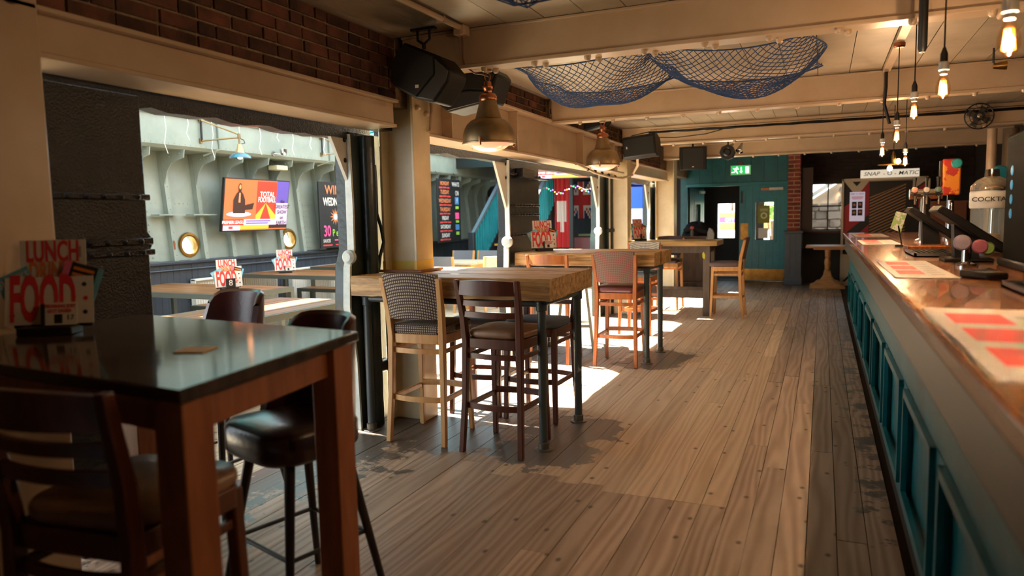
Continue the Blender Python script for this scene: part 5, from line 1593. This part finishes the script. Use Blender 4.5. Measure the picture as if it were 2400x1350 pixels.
# ---------------------------------------------------------------- staircase and dark corner of the annex
st_ = thing('staircase', 'teal balustraded staircase at the far end of the annex', 'staircase', (-6.6, 13.4, 0))
for k in range(12):
    MB().box(.06, 1.0, k * .22, k * .22 + .26, .17 + k * .185, .205 + k * .185).build('tread', mat('dark_tread', '#231c18', .6), st_)
    MB().box(.06, 1.0, k * .22 - .012, k * .22 + .02, .165 + k * .185, .21 + k * .185).build('nosing', mat('yellow_nosing', '#b88a2e', .5), st_)
for x in (0, 1.06):
    MB().prism([(-.05, 0), (.15, 0), (2.75, 2.2), (2.75, 2.45), (-.05, .25)], x - .02, x + .02).build('stringer', darknavy, st_)
    MB().box(x - .06, x + .06, -.16, -.04, 0, 1.22).build('newel', darknavy, st_, bevel=.008)
    MB().bar((x, -.1, 1.15), (x, 2.75, 3.40), .07, .06).build('handrail', mat('slate_rail', '#4a505c', .4), st_)
    for k in range(22):
        y = .06 + k * .12
        MB().box(x - .018, x + .018, y - .022, y + .022, .2 + y * .8, 1.18 + y * .79).build('baluster', teal, st_)
for x, y in ((.98, 1.5), (1.62, 1.5)):
    MB().box(x - .04, x + .04, y - .04, y + .04, 0, 2.95).build('post', blackm, st_)
def cabin_lamp():
    t = thing('bulkhead_lamp', 'oval caged bulkhead lamp on the white panel by stairs', 'lamp', (-7.2, 17.11, 1.62))
    MB().lathe([(0, -.03), (.10, -.03), (.11, 0)], 18, axis='y').build('base', brass, t)
    MB().lathe([(0, -.10), (.05, -.09), (.075, -.05), (.08, -.03)], 18, axis='y').build('globe', mat('frosted_globe', '#a8aba0', .3), t)
    for a in (0, PI / 2):
        MB().tube([(.085 * math.cos(a), -.03, .085 * math.sin(a)), (.06 * math.cos(a), -.10, .06 * math.sin(a)), (0, -.12, 0), (-.06 * math.cos(a), -.10, -.06 * math.sin(a)), (-.085 * math.cos(a), -.03, -.085 * math.sin(a))], .008, 6).build('cage_bar', brass, t)
    MB().tube([(.085 * math.cos(2 * PI * k / 20), -.07, .085 * math.sin(2 * PI * k / 20)) for k in range(20)], .007, 6, True).build('cage_ring', brass, t)
cabin_lamp()
# flags
def cloth_rows(w, h, amp, waves, nx=28, nz=14):
    return [[(w * i / nx, amp * math.sin(waves * i / nx * 2 * PI + .6 * j / nz) * (1 - .3 * j / nz), -h * j / nz) for i in range(nx + 1)] for j in range(nz + 1)]
def flag(label, w, h, loc, rz, fn, mats_, amp, waves):
    t = thing('flag', label, 'flag', loc, rz, 'flags in the dark corner')
    rows = cloth_rows(w, h, amp, waves)
    mb = MB()
    for j in range(len(rows) - 1):
        for i in range(len(rows[0]) - 1):
            mb.m = fn((i + .5) / 28, (j + .5) / 14)
            mb.add([rows[j][i], rows[j][i + 1], rows[j + 1][i + 1], rows[j + 1][i]], [(0, 1, 2, 3)])
    mb.build('cloth', mats_, t, smooth=0)
    MB().tube([(-.02, 0, .01), (w + .02, 0, .01)], .01, 6).build('rod', blackm, t)
fr, fw_, fb = mat('flag_red', '#b02a2e', .8), mat('flag_white', '#c9c6c4', .8), mat('flag_blue', '#20284e', .8)
flag('red and white flag hanging in long folds by stairs', .34, 1.6, (-5.48, 15.2, 2.42), 0, lambda u, v: 1 if (abs(u - .5) < .3 and abs(v - .5) < .12) or (abs(u - .5) < .14 and v > .4 and v < .8) else 0, [fr, fw_], .06, 3)
def uj(u, v):
    if abs(u - .5) < .09 or abs(v - .5) < .11: return 0
    if abs(u - .5) < .15 or abs(v - .5) < .18: return 1
    d = min(abs(u - v), abs(u + v - 1))
    return 0 if d < .035 else (1 if d < .11 else 2)
flag('Union flag pinned flat on the dark end wall', .55, .9, (-5.76, 17.15, 2.35), 0, uj, [fr, fw_, fb], .03, 1.5)
# banquette and screens in the dark corner
t = thing('banquette', 'maroon padded banquette in the dark corner of the annex', 'bench seat', (-4.45, 15.6, 0))
mar = mat('maroon_vinyl', '#4a2026', .45)
MB().box(-.7, .9, -.25, .3, 0, .42).build('plinth', dark, t)
MB().box(-.7, .9, -.28, .32, .42, .52).build('seat', mar, t, bevel=.03)
MB().box(-.7, .9, -.34, -.24, .42, 1.05).build('backrest', mar, t, bevel=.03)
MB().box(-.55, .9, -.22, -.12, 1.05, 1.12).build('green_roll', mat('green_vinyl', '#3f4a2a', .5), t, bevel=.02)
television('screen hung high under the annex roof behind the second pendant', 1.25, .72, (-4.78, 14.0, 2.27), math.radians(8), math.radians(6))
t = thing('television', 'tall blue screen glimpsed beside the third cream column', 'television', (-3.95, 15.9, 1.3), math.radians(20))
MB().box(-.3, .3, 0, .05, 0, .85).build('housing', blackm, t, bevel=.006)
gfx(t, 'picture', [(R4(-.28, .28, .02, .83), 0), (R4(-.28, .28, .02, .35), 1)], -.001, [mat('screen_blue', '#2a4fc8', .3, emit=1.2), mat('screen_pale', '#b8bce0', .3, emit=.8)])
MB().box(-.05, .05, .05, 1.3, .4, .5).build('wall_arm', blackm, t)
# coloured string lights
t = thing('string_lights', 'coloured fairy light string drooping across the dark corner', 'string lights', (-3.2, 13.9, 2.12))
cols = ['#ff3a4a', '#3aff6a', '#3a6aff', '#c84aff', '#ff9a2a', '#e8e8ff']
pts = []
for k in range(40):
    u = k / 39
    pts.append((-2.3 + 2.1 * u, 2.2 * (1 - u) * .4, -.12 * math.sin(u * PI * 3) ** 2 + .06 * (u - .5) + .05))
MB().tube(pts, .003, 5).build('wire', blackm, t)
bme = {}
for k, p in enumerate(pts):
    c_ = cols[k % 6]
    if c_ not in bme:
        bme[c_] = MB().lathe([(0, -.026), (.012, -.015), (.012, -.006), (0, 0)], 8).mesh('fairy_bulb', mat('fairy_' + c_, c_, .4, emit=7, ecol=c_), 60)
    inst('fairy_bulb', bme[c_], t, (p[0], p[1], p[2] - .02 * (k % 3)))
# ---------------------------------------------------------------- pendants, bulbs, speakers, nets
def lamp_light(name, loc, w, r, col):
    d = bpy.data.lights.new(name, 'POINT'); d.energy = w; d.shadow_soft_size = r; d.color = col
    o = bpy.data.objects.new(name, d); C.objects.link(o)
    return o
def pendant(label, x, y, zb, ztop, s=1.0):
    t = thing('dome_pendant', label, 'pendant lamp', (x, y, zb), 0, 'large bronze dome pendants')
    MB().lathe([(.176 * s, .05), (.179 * s, .085), (.176 * s, .12), (.166 * s, .155), (.148 * s, .185), (.122 * s, .208), (.092 * s, .222), (.082 * s, .218), (.11 * s, .19), (.14 * s, .155), (.16 * s, .09), (.166 * s, .055)], 40, cap=False).build('dome', bronze, t, smooth=50)
    MB().lathe([(.093 * s, .219), (.087 * s, .235), (.058 * s, .34), (.056 * s, .345)], 32).build('neck', bronze, t, smooth=50)
    MB().lathe([(.058 * s, .34), (.063 * s, .35), (.062 * s, .372), (.05 * s, .388), (.03 * s, .395), (.03 * s, .415), (.036 * s, .42), (.036 * s, .44), (.026 * s, .445), (.026 * s, .47), (.0, .47)], 24).build('copper_cap', copper, t, smooth=50)
    MB().lathe([(.15 * s, .055), (.184 * s, .05), (.185 * s, .058), (.172 * s, .066)], 40, cap=False).build('rim', bronze, t, smooth=50)
    MB().lathe([(0, 0), (.06 * s, .004), (.105 * s, .018), (.14 * s, .042), (.155 * s, .058)], 36).build('diffuser', mat('warm_opal_glass', '#e8bfa0', .12, emit=.42, ecol='#f0a880'), t, smooth=60)
    for k in range(3):
        a = -PI / 2 + 2 * PI * k / 3 + .1
        MB().tube([(.172 * s * math.cos(a), .172 * s * math.sin(a), .035), (.182 * s * math.cos(a), .182 * s * math.sin(a), .055), (.182 * s * math.cos(a), .182 * s * math.sin(a), .085)], .008, 8).build('wing_screw', copper, t)
    MB().tube([(0.02 * math.cos(2 * PI * k / 16), 0, .50 + .03 * math.sin(2 * PI * k / 16)) for k in range(16)], .004, 6, True).build('hanging_ring', copper, t)
    top = ztop - zb
    n = int((top - .52) / .03)
    for k in range(n):
        z = .53 + k * (top - .53) / max(1, n)
        u = (1, 0) if k % 2 else (0, 1)
        MB().tube([(u[0] * .008 * math.cos(2 * PI * q / 10), u[1] * .008 * math.cos(2 * PI * q / 10), z + .019 * math.sin(2 * PI * q / 10)) for q in range(10)], .003, 5, True).build('chain_link', bronze, t)
    MB().lathe([(.035, top - .012), (.035, top)], 16).build('ceiling_plate', bronze, t)
    l = lamp_light('pendant_light', (0, 0, -.03), PENDANT_W, .1, (1, .62, .36)); l.parent = t
    return t
t = pendant('nearest bronze dome pendant hanging under the first cross-beam', -2.115, 4.56, 1.955, 2.505)
MB().tube([(-.095, -.18, .80), (-.10, -.165, .70), (-.115, -.14, .62), (-.12, -.10, .57), (-.08, -.04, .53), (-.02, 0, .52), (.015, 0, .50), (.0, 0, .46)], .006, 8).build('flex', mat('brown_flex', '#6a3c28', .5), t)
MB().lathe([(.03, .785), (.036, .80), (.036, .815), (.0, .816)], 16, (-.095, -.18, 0)).build('ceiling_rose', blackm, t)
pendant('farther bronze dome pendant hanging under the second cross-beam', -2.17, 7.56, 1.985, 2.505)
# flexible conduit on the ceiling to the first pendant
cd = thing('ceiling_conduit', 'cream conduit running along the ceiling to the nearest pendant', 'conduit', (0, 0, 0))
MB().tube([(-2.20, 4.40, 2.745), (-2.22, 3.6, 2.745), (-2.25, 2.0, 2.745)], .018, 10).build('tube', cream, cd)
MB().box(-2.25, -2.17, 4.33, 4.42, 2.70, 2.765).build('junction_box', cream, cd, bevel=.006)
for y in (2.6, 3.4, 4.1):
    MB().box(-2.25, -2.19, y, y + .02, 2.725, 2.765).build('clip', cream, cd)
cd = thing('ceiling_conduit', 'cream conduit running along the ceiling above the bulbs', 'conduit', (0, 0, 0))
MB().box(.47, .53, 4.62, 7.44, 2.735, 2.765).build('trunking', cream, cd)
MB().lathe([(.03, 2.70), (.04, 2.71), (.04, 2.735)], 16, (.5, 6.2, 0)).build('rose', copper, cd)
t = thing('cable_drop', 'black flexible cable hanging from the second beam', 'cable', (0, 0, 0))
MB().tube([(.50, 7.42, 2.74), (.50, 7.40, 2.60), (.49, 7.40, 2.45), (.54, 7.45, 2.28)], .014, 8).build('cable', blackm, t)
t = thing('cable_drop', 'black ribbed conduit end hanging in front of the first beam', 'cable', (.44, 4.20, 2.28))
MB().tube([(0, 0, .47), (0, 0, .02), (0, 0, 0)], [.022, .022, .014], 10).build('conduit', blackm, t)
# filament bulbs
bglass = bpy.data.materials.new('bulb_glass')
bglass.use_nodes = True
_n = bglass.node_tree
_t = _n.nodes.new('ShaderNodeBsdfTransparent'); _t.inputs[0].default_value = (1, .86, .68, 1)
_g = _n.nodes.new('ShaderNodeBsdfGlossy'); _g.inputs['Roughness'].default_value = .05
_m = _n.nodes.new('ShaderNodeMixShader'); _m.inputs[0].default_value = .09
_n.links.new(_t.outputs[0], _m.inputs[1]); _n.links.new(_g.outputs[0], _m.inputs[2])
_n.links.new(_m.outputs[0], _n.nodes['Material Output'].inputs[0])
fil = mat('filament', '#ffd090', .4, emit=5, ecol='#ff7a1c')
def bulb(label, x, y, z, ztop):
    """z: centre of the glass"""
    t = thing('filament_bulb', label, 'pendant bulb', (x, y, z), 0, 'filament bulbs over the bar')
    MB().lathe([(.013, .062), (.015, .05), (.022, .035), (.031, .005), (.031, -.02), (.022, -.045), (.008, -.056), (0, -.058)], 18, cap=False).build('glass', bglass, t, smooth=60)
    for k in range(6):
        a = 2 * PI * k / 6
        MB().tube([(.009 * math.cos(a), .009 * math.sin(a), .03), (.015 * math.cos(a), .015 * math.sin(a), -.032)], .004, 5).build('filament', fil, t)
    MB().lathe([(.0145, .058), (.0145, .075), (.022, .078), (.022, .112), (.016, .116)], 16).build('cap', whitep, t)
    MB().lathe([(.016, .114), (.016, .15), (.006, .18)], 12).build('cord_grip', blackm, t)
    MB().tube([(0, 0, .17), (0, 0, ztop - z)], .004, 6).build('cord', blackm, t)
    l = lamp_light('bulb_light', (0, 0, -.044), BULB_W, .012, (1, .74, .50)); l.parent = t
    return t
for lab, x, y, z, zt in (('nearest glowing filament bulb at the top right corner', .5, 2.62, 2.0, 2.765), ('second filament bulb from the viewer with white cap', .5, 3.92, 2.06, 2.765),
                         ('third filament bulb from the viewer without white cap', .5, 5.1, 2.1, 2.765), ('filament bulb hanging from the copper rose on the conduit', .5, 6.2, 2.055, 2.735),
                         ('filament bulb with the leftmost cord, left of the sign', .5, 7.65, 2.05, 2.765), ('filament bulb hanging just right of the farther pair', .72, 7.95, 1.97, 2.765)):
    bulb(lab, x, y, z, zt)
bulb('added unseen filament bulb lighting the near table from the right', .5, 1.38, 2.0, 2.765)  # extra bulb added out of view to light the near table
# small twin bulb fitting far down the bar
t = thing('twin_bulb_fitting', 'small brass fitting with two bright bulbs above the sign', 'ceiling lamp', (.78, 10.0, 2.03))
MB().tube([(0, 0, .18), (0, 0, .735)], .005, 6).build('cord', blackm, t)
MB().lathe([(.0, .03), (.17, .02), (.175, .026), (0, .04)], 24).build('shade', brass, t)
MB().lathe([(.02, .04), (.03, .1), (.012, .18)], 14).build('holder', brass, t)
for x, z in ((-.04, -.02), (.05, .06)):
    MB().lathe([(0, -.04), (.025, -.02), (.03, .0), (.015, .03)], 12, (x, -.03, z)).build('bulb', mat('hot_bulb', '#ffd8a8', .4, emit=25, ecol='#ffb868'), t)
lamp_light('twin_light', (0, 0, -.08), 8, .04, (1, .6, .3)).parent = t

# loudspeakers
grille = mat('speaker_grille', '#191716', .75, col2='#121110', scale=120, bump=.3, bscale=300)
def speaker(label, loc, rz, rx, ry=0, w=.30, h=.46, d=.28, box=False):
    t = thing('loudspeaker', label, 'loudspeaker', loc, rz, 'black loudspeakers', rx, ry)
    w2 = w / 2
    prof = [(-w2, -d * .32), (-w2 * .78, -d * .5), (w2 * .78, -d * .5), (w2, -d * .32), (w2, d * .05), (w2 * .6, d * .5), (-w2 * .6, d * .5), (-w2, d * .05)]
    if box:
        prof = [(-w2, -d / 2), (w2, -d / 2), (w2, d / 2), (-w2, d / 2)]
    MB().prism(prof, -h / 2, h / 2, 'xy').build('cabinet', blackp, t, bevel=.012)
    MB().prism([(-w2 * .76, -d * .5 - .004), (w2 * .76, -d * .5 - .004), (w2 * .76, -d * .5 + .01), (-w2 * .76, -d * .5 + .01)], -h / 2 + .02, h / 2 - .02, 'xy').build('grille', grille, t, bevel=.004)
    MB().box(-.015, .015, -d * .5 - .008, -d * .5 - .003, -h / 2 + .05, -h / 2 + .065).build('emblem', whitep, t)
    MB().box(-.04, .04, d * .3, d * .62, -.05, .05).build('bracket_plate', blackm, t)
    return t
def wedge(label, loc, outline, grille_p, baffle_p, d, tilt):
    t = thing('loudspeaker', label, 'loudspeaker', loc, 0, 'black loudspeakers')
    MB().prism(outline, 0, d, 'xz').build('cabinet', blackp, t, bevel=.014)
    MB().prism(grille_p, -.014, .004, 'xz').build('grille', grille, t, bevel=.005)
    MB().prism(baffle_p, -.008, .004, 'xz').build('baffle', mat('dull_baffle', '#3a3836', .4), t, bevel=.004)
    MB().box(-.03, .03, d - .02, d + .05, .0, .06).build('bracket_plate', blackm, t)
    return t
t = wedge('large black loudspeaker nearest the viewer beside the first beam', (-2.38, 4.12, 2.44), [(-.23, .08), (-.12, .20), (.13, .09), (.215, -.01), (.19, -.08), (.09, -.20), (-.04, -.165), (-.21, -.07)][::-1],
          [(-.215, .075), (-.115, .185), (.10, .085), (.10, -.02), (-.04, -.15), (-.20, -.065)][::-1], [(.105, .075), (.20, -.01), (.18, -.075), (.085, -.185), (-.03, -.155), (.105, -.03)][::-1], .24, 0)
MB().box(-.035, -.01, -.018, -.012, -.10, -.08).build('emblem', whitep, t)
hb = thing('speaker_hanger', 'black steel hanger fixing the nearest loudspeaker to the ceiling', 'bracket', (-2.46, 4.31, 2.66))
MB().box(-.09, .09, -.02, .02, .09, .105).build('plate', blackm, hb)
for x in (-.045, .045):
    MB().tube([(x, 0, .095), (x, 0, .03), (0, 0, .0)], .009, 8).build('fork', blackm, hb)
MB().tube([(0, 0, .0), (0, .0, -.03)], .014, 8).build('stem', blackm, hb)
wedge('black loudspeaker behind the nearest pendant and first beam', (-2.39, 4.72, 2.40), [(-.26, -.02), (-.12, -.13), (.06, -.10), (.21, -.08), (.28, .10), (.24, .15), (.08, .16), (-.18, .12)][::-1],
      [(-.23, .0), (.05, .02), (.2, .0), (.26, .1), (.22, .135), (.08, .145), (-.16, .105)][::-1], [(-.245, -.02), (-.12, -.118), (.06, -.09), (.2, -.07), (.2, -.01), (.05, .01), (-.22, -.01)][::-1], .26, 0)
speaker('black loudspeaker by the third beam left of the cables', (-2.22, 9.6, 2.40), math.radians(10), math.radians(12), math.radians(85), .30, .44, .30)
speaker('flat black loudspeaker hung low behind the second beam', (-2.45, 8.3, 2.62), math.radians(30), math.radians(60), math.radians(85), .22, .34, .14)
t = speaker('square black stage monitor under the far beam by teal wall', (-2.14, 13.2, 2.49), math.radians(12), math.radians(6), 0, .46, .40, .3, True)
MB().tube([(0, 0, .19), (0, -.02, .285)], .015, 8).build('hanging_stem', blackm, t)
# spotlights
t = thing('spotlight_cluster', 'black stage spotlight with two chrome spots under the far beam', 'spotlight', (-1.53, 13.15, 2.55))
MB().lathe([(.12, -.12), (.13, -.10), (.13, .06), (.09, .12), (0, .13)], 8, (0, -.04, 0), 'y').build('stage_can', blackm, t)
MB().lathe([(.05, -.14), (.07, -.12), (.07, -.10)], 14, (0, -.04, 0), 'y', cap=False).build('lens_ring', blackm, t)
MB().tube([(0, 0, .1), (0, 0, .24)], .012, 8).build('stem', blackm, t)
for x, a in ((.05, .8), (.2, .3)):
    MB().lathe([(.02, 0), (.03, -.05), (.06, -.15), (.065, -.16), (.055, -.15), (.02, -.04)], 16, cap=False).build('chrome_spot', chrome, t, (x + .04, -.05, .14), (-.5, a, 0))
MB().bar((.1, .02, .18), (.25, .02, .24), .03, .02).build('arm', blackm, t)
# wall fan
t = thing('wall_fan', 'wire caged fan on the cream beam above the bar', 'fan', (1.70, 10.36, 2.60))
for r in (.15, .10, .05):
    MB().tube([(r * math.cos(2 * PI * k / 28), -.06 - .04 * (1 - r / .15), r * math.sin(2 * PI * k / 28)) for k in range(28)], .004 if r < .15 else .008, 6, True).build('cage_ring', blackm, t)
for k in range(14):
    a = 2 * PI * k / 14
    MB().tube([(0, -.105, 0), (.1 * math.cos(a), -.08, .1 * math.sin(a)), (.15 * math.cos(a), -.06, .15 * math.sin(a)), (.13 * math.cos(a), .0, .13 * math.sin(a))], .002, 5).build('cage_wire', blackm, t)
for k in range(4):
    a = 2 * PI * k / 4 + .4
    MB().prism([(.02, -.02), (.12, -.05), (.13, .03), (.03, .02)], -.03, -.027, 'xz').build('blade', mat('smoke_blade', '#4a453e', .4), t, rot=(0, a, 0))
MB().lathe([(0, -.112), (.028, -.108), (.03, -.10)], 14, axis='y').build('hub', steel, t)
MB().lathe([(.05, -.02), (.05, .08), (.03, .14)], 14, axis='y').build('motor', blackm, t)
# cable tray along the third beam
t = thing('cable_tray', 'wire cable tray with black cables along the third beam', 'cable tray', (0, 0, 0))
for dz in (0, .05):
    MB().tube([(-2.3, 10.42, 2.66 + dz), (2.6, 10.42, 2.66 + dz)], .004, 6).build('side_wire', steel, t)
for k in range(18):
    MB().tube([(-2.2 + k * .27, 10.42, 2.655), (-2.2 + k * .27, 10.42, 2.715)], .003, 5).build('cross_wire', steel, t)
for j in range(3):
    MB().tube([(-2.3 + .275 * k, 10.40 - .012 * j, 2.67 + .012 * math.sin(k * 1.3 + j * 2)) for k in range(18)], .009, 6).build('cable', blackp, t)
MB().tube([(-2.3, 10.38, 2.68), (-2.45, 10.0, 2.60), (-2.45, 9.8, 2.52)], .008, 6).build('cable', blackp, t)
MB().tube([(-1.2, 10.38, 2.67), (-1.5, 10.35, 2.60), (-1.9, 10.3, 2.57), (-2.4, 10.3, 2.60)], .007, 6).build('cable', blackp, t)
# cable bundle looping by the second pendant
t = thing('cable_bundle', 'looped cable bundle taped along the opening by third column', 'cable bundle', (0, 0, 0))
MB().tube([(-2.68, 8.2, 2.12), (-2.66, 8.9, 2.05), (-2.64, 9.5, 2.02), (-2.6, 10.0, 2.02), (-2.52, 10.3, 2.08), (-2.42, 10.2, 2.2), (-2.35, 9.9, 2.3)], .018, 8).build('sleeve', cream, t)
for k in range(6):
    MB().lathe([(.021, -.008), (.021, .008)], 8, (-2.66 + .01 * k, 8.6 + .28 * k, 2.075 - .01 * k), 'y').build('tie', blackm, t)
# security-type lamp at the upper right
t = thing('small_spot', 'small brass spot lamp under the ceiling at the right', 'spotlight', (1.22, 6.9, 2.62))
MB().tube([(0, 0, .14), (0, 0, .03), (.03, 0, 0)], .008, 6).build('stem', blackm, t)
MB().lathe([(.02, -.05), (.03, .0), (.035, .04)], 14, (.05, 0, 0), 'x').build('head', brass, t)

# fishing nets slung below the ceiling
netm = mat('blue_net_cord', '#2f4a7a', .9)
netd = mat('navy_net_cord', '#26334f', .9)
def net(label, cx, cy, Lx, Ly, hang, m, nu, nv, anchors, lobes=2, ztop=2.755):
    """diamond net hung from anchor points; z falls between anchors"""
    t = thing('fishing_net', label, 'fishing net', (cx, cy, ztop), 0, 'blue fishing nets under the ceiling')
    def P(u, v):
        x = -Lx / 2 + Lx * u + .05 * math.sin(9 * v + 4 * u)
        y = -Ly / 2 + Ly * v + .07 * math.sin(7 * u + 2)
        s1 = abs(math.sin(PI * lobes * min(max(u, 0), 1)))
        s2 = max(0, math.sin(PI * min(max(v, 0), 1)))
        z = -.015 - s1 ** .7 * (hang * .22 + hang * .78 * s2 ** .8) - .02 * s1 * math.sin(17 * u + 11 * v) * s2
        return Vector((x, y, z))
    cur = MB()
    def strand(pts):
        for a, b in zip(pts, pts[1:]):
            d = (b - a)
            if d.length < 1e-6: continue
            s_ = d.cross(Vector((0, 0, 1)))
            if s_.length < 1e-6: s_ = Vector((1, 0, 0))
            s_ = s_.normalized() * .0032
            q = d.cross(s_).normalized() * .0032
            cur.add([a + s_, a - s_ * .5 + q, a - s_ * .5 - q, b + s_, b - s_ * .5 + q, b - s_ * .5 - q], [(0, 1, 4, 3), (1, 2, 5, 4), (2, 0, 3, 5)])
    for i in range(-nv, nu + 1):
        for sgn in (1, -1):
            pts = []
            for j in range(nv + 1):
                u = (i + j) / nu if sgn > 0 else (i + nv - j) / nu
                if -1e-6 <= u <= 1 + 1e-6:
                    w_ = random.uniform(-.006, .006)
                    pts.append(P(min(max(u, 0), 1) + w_ * .3, j / nv + w_))
            if len(pts) > 1:
                strand(pts)
    o = cur.build('netting', m, t, smooth=0); tag(o, kind='stuff')
    e = [P(k / 40, 0) for k in range(41)] + [P(1, k / 20) for k in range(21)] + [P(1 - k / 40, 1) for k in range(41)] + [P(0, 1 - k / 20) for k in range(20)]
    MB().tube(e, .006, 6, True).build('edge_rope', m, t)
    for a, b in anchors:
        p = P(a, b)
        MB().tube([p, (p.x, p.y, .0)], .006, 6).build('tie', m, t)
net('blue fishing net sagging below the ceiling between first and second beams', -1.22, 6.15, 2.35, 1.35, .30, netm, 38, 22,
    [(0, .02), (.5, 0), (.5, .5), (.5, 1), (1, 0), (1, .98), (0, 1)])
net('small blue net sagging in front of the first beam', -1.30, 3.22, .62, .46, .26, netm, 12, 9, [(0, .05), (1, .05), (0, .95), (1, .95)], 1)
